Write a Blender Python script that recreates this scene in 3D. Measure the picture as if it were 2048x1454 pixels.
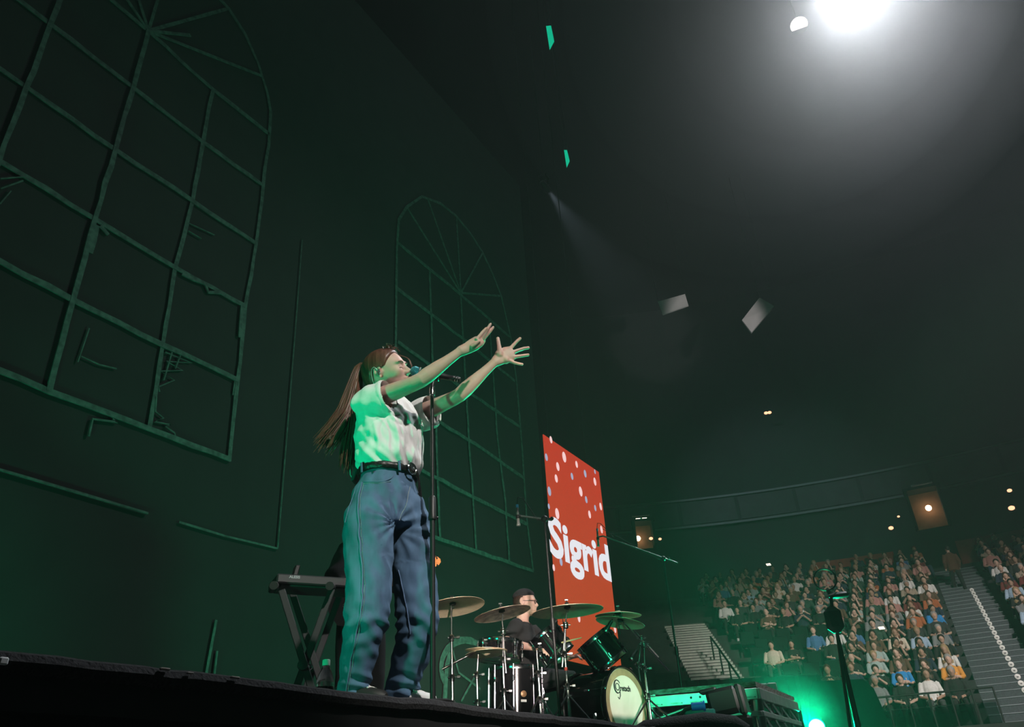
import bpy, math, random
import numpy as np
from mathutils import Vector, Matrix
from mathutils.kdtree import KDTree

SC = bpy.context.scene
for o in list(bpy.data.objects): bpy.data.objects.remove(o)
COL = SC.collection
random.seed(11); RNG = np.random.default_rng(7)

# ------------------------------------------------------------------ camera
FPX, PITCH, ROLL, YAW = 1551.59, 0.5174931, -0.06145945, 0.51365648
EYE = np.array([0.0, 0.0, 1.14])
FW = np.array([math.cos(YAW)*math.cos(PITCH), math.sin(YAW)*math.cos(PITCH), math.sin(PITCH)])
R0 = np.array([math.sin(YAW), -math.cos(YAW), 0.0])
U0 = np.cross(R0, FW)
RT = R0*math.cos(ROLL) + U0*math.sin(ROLL)
UPV = -R0*math.sin(ROLL) + U0*math.cos(ROLL)
FH = np.array([math.cos(YAW), math.sin(YAW), 0.0])
cam = bpy.data.cameras.new('camera'); cam.sensor_width = 36.0; cam.lens = FPX*36/2048; cam.clip_start = 0.05; cam.clip_end = 300
camo = bpy.data.objects.new('camera', cam); COL.objects.link(camo); SC.camera = camo
M = Matrix.Identity(4)
for i in range(3):
    M[i][0] = RT[i]; M[i][1] = UPV[i]; M[i][2] = -FW[i]; M[i][3] = EYE[i]
camo.matrix_world = M

# ------------------------------------------------------------------ view, world haze, lamps out of the frame
SC.view_settings.view_transform = 'Standard'; SC.view_settings.look = 'None'
SC.view_settings.gamma = 1.0; SC.view_settings.use_curve_mapping = False
SC.view_settings.exposure = 0.0
SC.cycles.use_denoising = True
SC.cycles.max_bounces = 3; SC.cycles.diffuse_bounces = 1; SC.cycles.glossy_bounces = 1; SC.cycles.transmission_bounces = 3; SC.cycles.use_light_tree = False; SC.cycles.light_sampling_threshold = 0.03; SC.cycles.volume_bounces = 0
SC.cycles.sample_clamp_indirect = 4.0
W = bpy.data.worlds.new('arena_air'); SC.world = W; W.use_nodes = True
nt = W.node_tree; nt.nodes.clear()
wo = nt.nodes.new('ShaderNodeOutputWorld'); wb = nt.nodes.new('ShaderNodeBackground'); wv = nt.nodes.new('ShaderNodeVolumeScatter')
wb.inputs['Color'].default_value = (0, 0, 0, 1); wb.inputs['Strength'].default_value = 0
wv.inputs['Color'].default_value = (0.93, 0.97, 1, 1); wv.inputs['Density'].default_value = 0.0022; wv.inputs['Anisotropy'].default_value = 0.25
nt.links.new(wb.outputs[0], wo.inputs['Surface']); nt.links.new(wv.outputs[0], wo.inputs['Volume'])

def lamp(name, kind, loc, power, col, aim=None, size=0.1, ang=40, blend=0.4, sizey=None):
    l = bpy.data.lights.new(name, kind); l.energy = power; l.color = col
    if kind == 'SPOT': l.spot_size = math.radians(ang); l.spot_blend = blend; l.shadow_soft_size = size
    elif kind == 'POINT': l.shadow_soft_size = size
    elif kind == 'AREA':
        l.size = size
        if sizey: l.shape = 'RECTANGLE'; l.size_y = sizey
    o = bpy.data.objects.new(name, l); COL.objects.link(o); o.location = Vector(loc)
    if aim is not None:
        o.rotation_euler = (Vector(aim) - Vector(loc)).to_track_quat('-Z', 'Y').to_euler()
    return o
GREEN = (0.0, 1.0, 0.42)
# front-of-house follow spot on the singer, from behind and above the photographer
lamp('house_follow_spot', 'SPOT', (-3.6, -12.0, 14.5), 13500, (1.0, 0.93, 0.88), (2.78, 2.1, 2.40), 0.22, 7.0, 0.5)
# green floor washes: upstage left of the photographer, and the two wings
lamp('green_wash_low', 'SPOT', (0.55, 2.35, 1.58), 135, GREEN, (2.7, 2.25, 2.75), 0.10, 75, 0.8)
lamp('green_wash_kit', 'SPOT', (1.0, -0.7, 1.95), 1300, (0.05, 1.0, 0.46), (6.85, 2.6, 2.5), 0.1, 18, 0.7)
lamp('green_wash_back', 'SPOT', (1.6, 5.8, 1.6), 300, GREEN, (3.2, 7.0, 2.6), 0.1, 150, 1.0)
# warm low light on the drum kit from the pit
lamp('pit_warm_light', 'SPOT', (-0.8, -1.6, 2.7), 5200, (1.0, 0.84, 0.76), (5.9, 3.75, 2.5), 0.12, 11.5, 0.6)
lamp('pit_drum_light', 'SPOT', (3.6, -2.6, 2.1), 1400, (1.0, 0.92, 0.84), (6.42, 2.78, 1.82), 0.1, 7.0, 0.5)
# light that the stage show throws on the tiers of seats
lamp('tier_wash', 'SPOT', (6.0, -9.0, 12.0), 15000, (1.0, 0.88, 0.82), (25.5, 0.2, 3.9), 0.6, 38, 0.8)
# narrow spot on the pale stairs; dim overhead fill added to lift the blacks
lamp('stair_wash', 'SPOT', (4, -12, 11), 7000, (1.0, .97, .85), (27.5, 8.6, 5.6), .3, 10.5, .6)
lamp('overhead_fill', 'AREA', (4.0, 1.0, 17.0), 40, (0.8, 0.95, 1.0), (4, 3, 0), 12, sizey=10)

def ray(x, y):
    d = FW + RT*(x-1024)/FPX - UPV*(y-727)/FPX
    return d/np.linalg.norm(d)
def at_d(x, y, d):
    r = ray(x, y); return EYE + r*d/math.hypot(r[0], r[1])
def at_Y(x, y, Y):
    r = ray(x, y); return EYE + r*Y/r[1]
def at_z(x, y, z):
    r = ray(x, y); return EYE + r*(z-EYE[2])/r[2]
def proj(P):
    p = np.asarray(P, float) - EYE; w = p@FW
    return 1024+FPX*(p@RT)/w, 727-FPX*(p@UPV)/w, w

# ------------------------------------------------------------------ materials
MATS = {}
def mat(name, col, rough=0.6, metal=0.0, noise=0.0, scale=20.0, bump=0.0, emit=None, estr=0.0, trans=0.0, col2=None, stretch=None, spec=0.5, coat=0.0, sss=0.0, alpha=1.0, sheen=0.0):
    if name in MATS: return MATS[name]
    m = bpy.data.materials.new(name); m.use_nodes = True; MATS[name] = m
    t = m.node_tree; b = t.nodes['Principled BSDF']
    b.inputs['Base Color'].default_value = (*col, 1); b.inputs['Roughness'].default_value = rough; b.inputs['Metallic'].default_value = metal
    b.inputs['Specular IOR Level'].default_value = spec; b.inputs['Coat Weight'].default_value = coat
    b.inputs['Transmission Weight'].default_value = trans; b.inputs['Alpha'].default_value = alpha
    if sheen: b.inputs['Sheen Weight'].default_value = sheen
    if sss: b.inputs['Subsurface Weight'].default_value = sss; b.inputs['Subsurface Scale'].default_value = 0.01; b.inputs['Subsurface Radius'].default_value = (1, .35, .2)
    if emit is not None: b.inputs['Emission Color'].default_value = (*emit, 1); b.inputs['Emission Strength'].default_value = estr
    if noise or bump or col2:
        tc = t.nodes.new('ShaderNodeTexCoord'); mp = t.nodes.new('ShaderNodeMapping'); nz = t.nodes.new('ShaderNodeTexNoise')
        nz.inputs['Scale'].default_value = scale; nz.inputs['Detail'].default_value = 4
        if stretch: mp.inputs['Scale'].default_value = stretch
        t.links.new(tc.outputs['Object'], mp.inputs[0]); t.links.new(mp.outputs[0], nz.inputs['Vector'])
        if noise or col2:
            rp = t.nodes.new('ShaderNodeValToRGB'); c2 = col2 if col2 else tuple(max(0, c*(1-noise)) for c in col)
            rp.color_ramp.elements[0].position = 0.35; rp.color_ramp.elements[1].position = 0.65
            rp.color_ramp.elements[0].color = (*c2, 1); rp.color_ramp.elements[1].color = (*col, 1)
            t.links.new(nz.outputs['Fac'], rp.inputs[0]); t.links.new(rp.outputs[0], b.inputs['Base Color'])
        if bump:
            bp = t.nodes.new('ShaderNodeBump'); bp.inputs['Strength'].default_value = bump; bp.inputs['Distance'].default_value = 0.01
            t.links.new(nz.outputs['Fac'], bp.inputs['Height']); t.links.new(bp.outputs[0], b.inputs['Normal'])
    return m
def emis(name, col, s):
    return mat(name, (0.02, 0.02, 0.02), 0.5, emit=col, estr=s)

BLACK = mat('black_paint', (0.012, 0.012, 0.013), 0.45)
BLACKM = mat('black_fabric', (0.02, 0.02, 0.022), 0.95, noise=0.4, scale=60)
DROP = mat('black_drop_cloth', (0.011, 0.009, 0.0095), 0.95, noise=0.3, scale=2.0)
CHALK = mat('chalk_print', (0.08, 0.108, 0.103), 0.9, noise=0.55, scale=14)
DECK = mat('stage_deck', (0.02, 0.02, 0.021), 0.6, noise=0.4, scale=8, bump=0.2)
CHROME = mat('chrome', (0.85, 0.86, 0.87), 0.12, 1.0)
STEEL = mat('brushed_steel', (0.55, 0.56, 0.57), 0.3, 1.0)
ALU = mat('mill_aluminium', (0.72, 0.75, 0.74), 0.42, 0.75, noise=0.2, scale=9)
PLY = mat('worn_plywood_edge', (0.36, 0.33, 0.30), 0.85, col2=(0.16, 0.11, 0.08), scale=18, stretch=(1, 1, 3))
SHELL = mat('black_drum_lacquer', (0.008, 0.008, 0.009), 0.12, coat=0.6)
BRONZE = mat('cymbal_bronze', (0.80, 0.64, 0.45), 0.42, 0.35, noise=0.12, scale=30, stretch=(1, 1, 1))
BRONZE2 = mat('spotted_cymbal_bronze', (0.76, 0.58, 0.44), 0.42, 0.3, col2=(0.30, 0.20, 0.15), scale=16)
SKIN = mat('fair_skin', (0.62, 0.40, 0.325), 0.5, noise=0.08, scale=30, sss=0.12, spec=0.35)
HAIR = mat('brown_hair', (0.15, 0.06, 0.038), 0.42, noise=0.5, scale=60, stretch=(1, 1, 0.06), bump=0.3)
HAIRD = mat('dark_brown_hair', (0.05, 0.028, 0.02), 0.5, noise=0.5, scale=50, bump=0.3)
WHITEC = mat('white_cotton', (0.78, 0.79, 0.78), 0.9, bump=0.03, scale=240)
RUBBER = mat('black_rubber', (0.015, 0.015, 0.015), 0.8)
GLASSP = mat('clear_plastic', (0.9, 1.0, 0.97), 0.05, trans=1.0)
WHITEP = mat('white_plastic', (0.85, 0.85, 0.83), 0.4)
SILVER = mat('polished_silver', (0.9, 0.9, 0.9), 0.1, 1.0)
DARKWALL = mat('arena_wall_paint', (0.012, 0.016, 0.015), 0.9, noise=0.3, scale=0.6)
CONC = mat('dark_tier_concrete', (0.032, 0.036, 0.038), 0.85, noise=0.3, scale=3)

# ------------------------------------------------------------------ mesh builder
V3 = lambda p: np.asarray(p, float)
def nrm(v): v = V3(v); return v/(np.linalg.norm(v)+1e-12)
ORG = {}
class MB:
    def __init__(s): s.v = []; s.f = []; s.m = []; s.k = 0
    def add(s, vs, fs):
        n = len(s.v); s.v.extend([tuple(map(float, p)) for p in vs]); s.f.extend([tuple(i+n for i in f) for f in fs]); s.m.extend([s.k]*len(fs)); return s
    def box(s, c, sz, ax=None):
        c = V3(c); h = V3(sz)/2; A = np.eye(3) if ax is None else np.array([nrm(a) for a in ax])
        vs = [c + A[0]*h[0]*i + A[1]*h[1]*j + A[2]*h[2]*k for i in (-1, 1) for j in (-1, 1) for k in (-1, 1)]
        return s.add(vs, [(0, 1, 3, 2), (4, 6, 7, 5), (0, 4, 5, 1), (2, 3, 7, 6), (0, 2, 6, 4), (1, 5, 7, 3)])
    def bev(s, c, sz, ax=None, b=0.01):     # chamfered box
        c = V3(c); h = V3(sz)/2; b = min(b, *(h*0.9)); A = np.eye(3) if ax is None else np.array([nrm(a) for a in ax])
        vs = []; idx = {}
        for i in (-1, 1):
            for j in (-1, 1):
                for k in (-1, 1):
                    for a in range(3):
                        o = np.array([i, j, k])*(h-b); o[a] += (i, j, k)[a]*b
                        idx[(i, j, k, a)] = len(vs); vs.append(c + o@A)
        fs = []
        for a in range(3):
            p, q = [x for x in range(3) if x != a]
            for sg in (-1, 1):
                f = []
                for (u, w) in ((-1, -1), (1, -1), (1, 1), (-1, 1)):
                    t = [0]*3; t[a] = sg; t[p] = u; t[q] = w; f.append(idx[(*t, a)])
                fs.append(tuple(f))
        for a in range(3):
            p, q = [x for x in range(3) if x != a]
            for u in (-1, 1):
                for w in (-1, 1):
                    t0 = [0]*3; t1 = [0]*3; t0[a] = -1; t1[a] = 1
                    for t in (t0, t1): t[p] = u; t[q] = w
                    fs.append((idx[(*t0, p)], idx[(*t1, p)], idx[(*t1, q)], idx[(*t0, q)]))
        for i in (-1, 1):
            for j in (-1, 1):
                for k in (-1, 1): fs.append(tuple(idx[(i, j, k, a)] for a in range(3)))
        return s.add(vs, fs)
    def loft(s, secs, n=12, cap=True):      # secs: (centre, a, b, side)
        cs = [V3(q[0]) for q in secs]; vs = []; fs = []
        for i, (c, a, b, sd) in enumerate(secs):
            t = nrm(cs[min(i+1, len(cs)-1)] - cs[max(i-1, 0)])
            sv = nrm(V3(sd) - t*np.dot(V3(sd), t)); w = np.cross(t, sv)
            for k in range(n):
                th = 2*math.pi*k/n; vs.append(V3(c) + sv*a*math.cos(th) + w*b*math.sin(th))
        for i in range(len(secs)-1):
            for k in range(n):
                k2 = (k+1) % n; fs.append((i*n+k, i*n+k2, (i+1)*n+k2, (i+1)*n+k))
        if cap:
            fs.append(tuple(range(n-1, -1, -1))); fs.append(tuple((len(secs)-1)*n+k for k in range(n)))
        return s.add(vs, fs)
    def tube(s, pts, r, n=8, cap=True):
        pts = [V3(p) for p in pts]; rs = r if hasattr(r, '__len__') else [r]*len(pts)
        t = nrm(pts[-1]-pts[0]) if np.linalg.norm(pts[-1]-pts[0]) > 1e-6 else np.array([0, 0, 1.])
        sd = np.cross(t, [0.31, 0.17, 0.93]); 
        if np.linalg.norm(sd) < 1e-3: sd = np.cross(t, [1., 0, 0])
        return s.loft([(p, q, q, sd) for p, q in zip(pts, rs)], n, cap)
    def cyl(s, a, b, r, r2=None, n=12): return s.tube([a, b], [r, r if r2 is None else r2], n)
    def lathe(s, c, ax, prof, n=24, closed=False, a0=0.0):   # prof: (radius, height)
        c = V3(c); ax = nrm(ax); e = np.cross(ax, [0.2, 0.9, 0.13]); 
        if np.linalg.norm(e) < 1e-2: e = np.cross(ax, [1., 0, 0])
        e = nrm(e); g = np.cross(ax, e); vs = []; fs = []
        for r, h in prof:
            for k in range(n):
                th = 2*math.pi*k/n+a0; vs.append(c + ax*h + (e*math.cos(th)+g*math.sin(th))*max(r, 1e-5))
        m = len(prof)
        for i in range(m if closed else m-1):
            j = (i+1) % m
            for k in range(n): k2 = (k+1) % n; fs.append((i*n+k, i*n+k2, j*n+k2, j*n+k))
        return s.add(vs, fs)
    def ell(s, c, r, ax=None, n=12, m=8):
        c = V3(c); r = V3(r) if hasattr(r, '__len__') else np.array([r]*3); A = np.eye(3) if ax is None else np.array([nrm(a) for a in ax])
        vs = [c + A[2]*r[2]]; fs = []
        for i in range(1, m):
            ph = math.pi*i/m
            for k in range(n):
                th = 2*math.pi*k/n; vs.append(c + A[0]*r[0]*math.sin(ph)*math.cos(th) + A[1]*r[1]*math.sin(ph)*math.sin(th) + A[2]*r[2]*math.cos(ph))
        vs.append(c - A[2]*r[2])
        for k in range(n):
            k2 = (k+1) % n; fs.append((0, 1+k, 1+k2)); b = 1+(m-2)*n; fs.append((b+k, len(vs)-1, b+k2))
            for i in range(m-2): fs.append((1+i*n+k, 1+(i+1)*n+k, 1+(i+1)*n+k2, 1+i*n+k2))
        return s.add(vs, fs)
    def torus(s, c, ax, R, r, n=24, m=8):
        prof = [(R + r*math.cos(2*math.pi*i/m), r*math.sin(2*math.pi*i/m)) for i in range(m)]
        return s.lathe(c, ax, prof, n, True)
    def prism(s, poly, ex):       # poly of 3-D points, extruded along ex
        ex = V3(ex); n = len(poly); vs = [V3(p) for p in poly] + [V3(p)+ex for p in poly]
        fs = [tuple(range(n-1, -1, -1)), tuple(range(n, 2*n))] + [(i, (i+1) % n, n+(i+1) % n, n+i) for i in range(n)]
        return s.add(vs, fs)
    def mesh(s, name, org=(0, 0, 0)):
        me = bpy.data.meshes.new(name); o = V3(org)
        me.from_pydata([tuple(V3(p)-o) for p in s.v], [], s.f); return me
    def build(s, name, m, parent=None, smooth=True, org=None):
        if parent is not None: org = ORG[parent.as_pointer()]
        elif org is None:
            a = np.array(s.v); org = np.array([(a[:, 0].min()+a[:, 0].max())/2, (a[:, 1].min()+a[:, 1].max())/2, a[:, 2].min()])
        me = s.mesh(name, org); ms = m if isinstance(m, (list, tuple)) else [m]
        for x in ms: me.materials.append(x)
        if len(ms) > 1: me.polygons.foreach_set('material_index', s.m)
        return put(name, me, parent, org, smooth)
def put(name, me, parent=None, org=None, smooth=True):
    if smooth:
        me.polygons.foreach_set('use_smooth', [True]*len(me.polygons))
        try: me.set_sharp_from_angle(angle=math.radians(40))
        except Exception: pass
    me.update()
    o = bpy.data.objects.new(name, me); COL.objects.link(o)
    if parent is None: o.location = Vector(org); ORG[o.as_pointer()] = V3(org)
    else: o.parent = parent; ORG[o.as_pointer()] = ORG[parent.as_pointer()]
    return o
def thing(name, loc, label=None, cat=None, group=None):
    o = bpy.data.objects.new(name, None); COL.objects.link(o); o.location = Vector(loc); o.empty_display_size = 0.1; ORG[o.as_pointer()] = V3(loc)
    return tag(o, label, cat, group)
def tag(o, label=None, cat=None, group=None, kind=None):
    if label: o['label'] = label
    if cat: o['category'] = cat
    if group: o['group'] = group
    if kind: o['kind'] = kind
    return o
def struct(name, mb, m, smooth=False): return tag(mb.build(name, m, None, smooth), None, None, None, 'structure')
def dup(root, loc, label=None, group=None):
    r = root.copy(); COL.objects.link(r); r.location = Vector(loc); ORG[r.as_pointer()] = V3(loc)
    if label: r['label'] = label
    for c in root.children:
        d = c.copy(); COL.objects.link(d); d.parent = r
        for g in c.children: e = g.copy(); COL.objects.link(e); e.parent = d
    return r
def text_mesh(txt, size, extrude=0.002, bold=0.0, align='CENTER', shear=0.0, spacing=1.0):
    cu = bpy.data.curves.new('lettering', 'FONT'); cu.body = txt; cu.size = size; cu.extrude = extrude; cu.offset = bold; cu.align_x = align; cu.shear = shear; cu.space_character = spacing; cu.resolution_u = 4
    o = bpy.data.objects.new('lettering', cu); COL.objects.link(o)
    dg = bpy.context.evaluated_depsgraph_get(); me = bpy.data.meshes.new_from_object(o.evaluated_get(dg)); bpy.data.objects.remove(o)
    a = np.zeros(len(me.vertices)*3); me.vertices.foreach_get('co', a)
    return me, a.reshape(-1, 3)
def place_text(name, txt, size, org, xa, ya, m, parent, ext=0.002, bold=0.0, fit=None, shear=0.0, align='CENTER', spacing=1.0):
    me, a = text_mesh(txt, size, ext, bold, align, shear, spacing); xa = nrm(xa); ya = nrm(ya); za = np.cross(xa, ya)
    if fit: a[:, 0] *= fit[0]; a[:, 1] *= fit[1]
    P = V3(org) + a[:, :1]*xa + a[:, 1:2]*ya + a[:, 2:]*za - ORG[parent.as_pointer()]
    me.vertices.foreach_set('co', P.ravel()); me.materials.clear(); me.materials.append(m)
    return put(name, me, parent, smooth=False)
def vox(mb, size, smooth=0, mats=None, name='body', rule=None):
    me0 = mb.mesh(name); o = bpy.data.objects.new(name, me0); COL.objects.link(o)
    r = o.modifiers.new('r', 'REMESH'); r.mode = 'VOXEL'; r.voxel_size = size; r.use_smooth_shade = True
    if smooth: q = o.modifiers.new('s', 'SMOOTH'); q.factor = 0.5; q.iterations = smooth
    dg = bpy.context.evaluated_depsgraph_get(); me = bpy.data.meshes.new_from_object(o.evaluated_get(dg)); bpy.data.objects.remove(o)
    me.materials.clear()
    for x in (mats or []): me.materials.append(x)
    if mats and len(mats) > 1:
        kd = KDTree(len(mb.f))
        for i, f in enumerate(mb.f): kd.insert(np.mean([mb.v[j] for j in f], axis=0), i)
        kd.balance()
        me.polygons.foreach_set('material_index', [(rule or (lambda c, i: i))(p.center, mb.m[kd.find(p.center)[1]]) for p in me.polygons])
    return me
def getv(me):
    a = np.zeros(len(me.vertices)*3); me.vertices.foreach_get('co', a); n = np.zeros_like(a); me.vertex_normals.foreach_get('vector', n)
    return a.reshape(-1, 3), n.reshape(-1, 3)
def setv(me, a): me.vertices.foreach_set('co', a.ravel()); me.update()
def shift(me, org): a, _ = getv(me); setv(me, a-V3(org))
# ================================================================== the setting
ZD = 1.5; YE = 1.9; YB = 7.0
mb = MB(); mb.box((3.5, (YE+YB+1.2)/2, ZD-0.06), (19, YB+1.2-YE, 0.12)); floor = struct('floor', mb, DECK)
mb = MB(); mb.box((10, 5, -0.05), (130, 90, 0.1)); struct('floor.001', mb, mat('arena_floor', (0.03, 0.03, 0.03), 0.8))
mb = MB(); mb.box((3.5, YE+0.06, ZD/2-0.06), (19, 0.03, ZD-0.12)); struct('wall_front', mb, BLACKM)
# carpet lip that runs along the front of the stage
mb = MB(); pts = []; n = 240
for i in range(n+1):
    x = -5.5+18*i/n; pts.append(((x, YE-0.012+0.004*math.sin(x*9)+RNG.normal(0, 0.0015), ZD-0.022+RNG.normal(0, 0.0018)+0.003*math.sin(x*5.3)), 0.026+RNG.normal(0, 0.0012), 0.024, (0, 1, 0)))
mb.loft(pts, 8); t1 = struct('trim_1', mb, mat('lip_carpet', (0.03, 0.03, 0.032), 0.95, noise=0.5, scale=90, bump=0.6))
# bits of pale gaffer tape and fluff on the lip
for (x, y, w, h, c) in ((6, 1322, 0.02, 0.016, WHITEP), (330, 1338, 0.03, 0.006, PLY), (380, 1346, 0.02, 0.005, PLY), (470, 1355, 0.03, 0.006, PLY)):
    p = at_Y(x, y, YE-0.04); mb = MB(); mb.bev(p, (w, 0.012, h), None, 0.003); mb.build('tape_scrap', c, t1)

# backdrop cloth with its drawn windows
mb = MB(); mb.box((5.6, YB+0.04, 8.2), (15.6, 0.05, 13.6)); backdrop = struct('wall_back', mb, DROP)
RIB = [0]
def ribbon(pxs, w, name='drawn_line', wob=0.0):
    RIB[0] += 1; lift = .0012*(RIB[0] % 9)
    P = [at_Y(x, y, YB) for x, y in pxs]; Q = [P[0]]
    for a, b in zip(P[:-1], P[1:]):
        m = max(1, int(np.linalg.norm(b-a)/0.25))
        for i in range(1, m+1): Q.append(a+(b-a)*i/m + (np.array([RNG.normal(0, wob), 0, RNG.normal(0, wob)]) if i < m else 0))
    mb = MB(); vs = []; fs = []
    for i, p in enumerate(Q):
        t = nrm(Q[min(i+1, len(Q)-1)]-Q[max(i-1, 0)]); s = np.cross(t, [0, 1, 0]); hw = w/2*(1+RNG.normal(0, 0.08))
        for dy in (0.0, 0.006+lift): vs += [p+s*hw-(0, dy, 0), p-s*hw-(0, dy, 0)]
    for i in range(len(Q)-1):
        a = i*4; b = a+4; fs += [(a+2, a+3, b+3, b+2), (a, b, b+1, a+1), (a, a+2, b+2, b), (a+1, b+1, b+3, a+3)]
    mb.add(vs, fs); return mb.build(name, CHALK, backdrop, smooth=False)
for L in (((220, -2), (296, 62), (426, 179), (538, 268)), ((30, -6), (100, 48), (266, 175), (406, 284), (526, 371)), ((-10, 131), (52, 174), (230, 299), (385, 402), (512, 487)),
          ((-10, 317), (189, 438), (350, 535), (490, 612)), ((-10, 517), (145, 600), (325, 690), (475, 760)), ((-10, 738), (97, 783), (298, 858), (460, 919))): ribbon(L, 0.062, 'drawn_glazing_bar', 0.006)
for L in (((122, -8), (100, 48), (52, 174), (-6, 330)), ((296, 62), (266, 175), (230, 299), (189, 438), (145, 600), (97, 783)), ((426, 181), (406, 284), (385, 402), (350, 535), (325, 690), (298, 858)),
          ((430, -12), (457, 17), (490, 68), (516, 127), (534, 185), (541, 223), (537, 292), (526, 371), (512, 487), (490, 612), (475, 760), (458, 922))): ribbon(L, 0.055, 'drawn_glazing_bar', 0.006)
for e in ((457, 17), (523, 152), (250, -6), (275, -6), (317, -8), (380, 71)): ribbon(((296, 62), e), 0.045, 'drawn_spoke')
ribbon(((-10, 937), (150, 984), (295, 1027)), 0.02); ribbon(((358, 1044), (450, 1072), (555, 1097)), 0.022); ribbon(((555, 1097), (575, 850), (592, 640), (604, 480)), 0.014)
S2 = lambda q: [(x/3.029, 480+y/3.029) for x, y in q]
ribbon(S2(((1000, 680), (1160, 745), (1005, 735), (1105, 790), (970, 795), (1055, 850), (960, 890), (965, 920))), 0.016)
ribbon(S2(((945, 950), (940, 1040), (990, 1080), (935, 1100), (1030, 1120), (1000, 1130), (1055, 1170), (1060, 1195))), 0.018)
ribbon(S2(((1040, 680), (990, 850))), 0.016); ribbon(S2(((1090, 700), (1060, 780))), 0.014); ribbon(S2(((535, 1190), (560, 1085), (710, 1105), (680, 1085))), 0.02)
ribbon(S2(((1463, 400), (1448, 590))), 0.04); ribbon(S2(((1100, 205), (1170, 240), (1240, 265), (1260, 318), (1330, 320))), 0.045); ribbon(S2(((1422, 850), (1410, 940))), 0.016)
ribbon(S2(((540, 535), (470, 740))), 0.012); ribbon(S2(((490, 705), (600, 755), (705, 780))), 0.012); ribbon(((192, 450), (186, 480), (178, 505)), 0.07); ribbon(((200, 452), (216, 470)), 0.05)
ribbon(((378, 447), (428, 470)), 0.012); ribbon(((376, 462), (402, 478)), 0.012); ribbon(((0, 358), (48, 354)), 0.012); ribbon(((0, 378), (45, 362)), 0.012); ribbon(((0, 408), (22, 382)), 0.012)
ribbon(((432, 1240), (411, 1352)), 0.03); ribbon(((434, 1302), (428, 1352)), 0.02)
for L in (((796, 486), (917, 586), (1021, 675)), ((794, 577), (923, 675), (1029, 762)), ((795, 683), (930, 780), (1038, 853)), ((797, 795), (881, 845), (965, 898), (1046, 955)), ((800, 915), (840, 939), (945, 994), (1055, 1049)), ((800, 1047), (870, 1075), (965, 1107), (1066, 1142))): ribbon(L, 0.062, 'drawn_glazing_bar', 0.006)
for L in (((859, 543), (864, 709), (872, 855), (876, 986), (880, 1078)), ((921, 586), (938, 894), (945, 985), (952, 1102)), ((978, 640), (995, 880), (1010, 1000), (1018, 1125))): ribbon(L, 0.055, 'drawn_glazing_bar', 0.006)
ribbon(((800, 1047), (793, 850), (791, 687), (793, 500), (797, 440), (813, 414), (844, 393), (881, 407), (912, 432), (940, 466), (965, 505), (985, 548), (1002, 592), (1013, 640), (1021, 675), (1033, 766), (1044, 900), (1053, 1040), (1066, 1142)), 0.055, 'drawn_window_arch')
for e in ((813, 414), (855, 398), (912, 432), (965, 505), (1002, 592)): ribbon(((921, 586), e), 0.04, 'drawn_spoke')
ribbon([(930+48*math.cos(a)*1.0, 1335-55*math.sin(a)) for a in np.linspace(0.9, 3.7, 14)], 0.10); ribbon(((902, 1290), (917, 1345), (960, 1378)), 0.035); ribbon(((922, 1402), (950, 1352)), 0.03)
ribbon(((888, 1410), (893, 1330), (900, 1305)), 0.09)

# ---- arena bowl: tiers round the centre (CX, CY)
CX, CY, RB, TD, TR, ZB = 6.9, -0.8, 15.1, 0.85, 0.38, EYE[2]+1.0
NROW = 17
def bowl(k, beta, dr=0.0, dz=0.0):
    r = RB+TD*k+dr; b = math.radians(beta); return np.array([CX+r*math.cos(b), CY+r*math.sin(b), ZB+TR*k+dz])
def arc_strip(mb, r0, r1, z0, z1, b0, b1, n=40):   # solid ring sector
    vs = []; fs = []
    for i in range(n+1):
        b = math.radians(b0+(b1-b0)*i/n); c, s = math.cos(b), math.sin(b)
        for r, z in ((r0, z0), (r1, z0), (r1, z1), (r0, z1)): vs.append((CX+r*c, CY+r*s, z))
    for i in range(n):
        a = i*4; e = a+4
        for j in range(4): j2 = (j+1) % 4; fs.append((a+j, e+j, e+j2, a+j2))
    fs += [(0, 1, 2, 3), tuple(n*4+j for j in (3, 2, 1, 0))]
    return mb.add(vs, fs)
mb = MB(); arc_strip(mb, RB-0.6, RB-0.45, 0, ZB+0.0, -30, 60); tiers = struct('wall_tier_front', mb, CONC)
mb = MB(); arc_strip(mb, RB-0.5, RB+TD*0.5, ZB-0.5, ZB, -30, 60); tier0 = struct('floor_tiers', mb, CONC)
for k in range(1, NROW):
    mb = MB(); arc_strip(mb, RB+TD*(k-0.5), RB+TD*(k+0.5), ZB+TR*k-0.7, ZB+TR*k, -30, 60); mb.build('tier_step', CONC, tier0, False)
REAR = RB+TD*(NROW-0.5)
mb = MB(); arc_strip(mb, REAR+4.0, REAR+4.4, 0, 26, -60, 75, 60); struct('wall_right', mb, DARKWALL)
mb = MB(); arc_strip(mb, REAR-0.1, REAR+4.0, ZB+TR*NROW-0.5, ZB+TR*NROW-0.06, -30, 60); struct('floor_concourse', mb, CONC)
mb = MB(); mb.box((12, 2, 27.2), (110, 80, 0.4)); struct('ceiling', mb, mat('ceiling_black', (0.006, 0.007, 0.007), 0.95))
mb = MB(); mb.box((10, 30, 13), (110, 0.4, 28)); struct('wall_left', mb, mat('upstage_black', (0.008, 0.01, 0.01), 0.95))
# red band of the concourse wall behind the last tier
REDW = mat('dull_red_wall', (0.30, 0.05, 0.04), 0.9, noise=0.3, scale=2)
for i, (b0, b1) in enumerate(((6.6, 12.8), (-12, 2.0))):
    mb = MB(); arc_strip(mb, REAR+0.3, REAR+0.5, ZB+TR*(NROW-1), ZB+TR*(NROW-1)+1.35, b0, b1, 12); struct('wall_parapet' if i == 0 else 'wall_parapet.001', mb, REDW)
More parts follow.
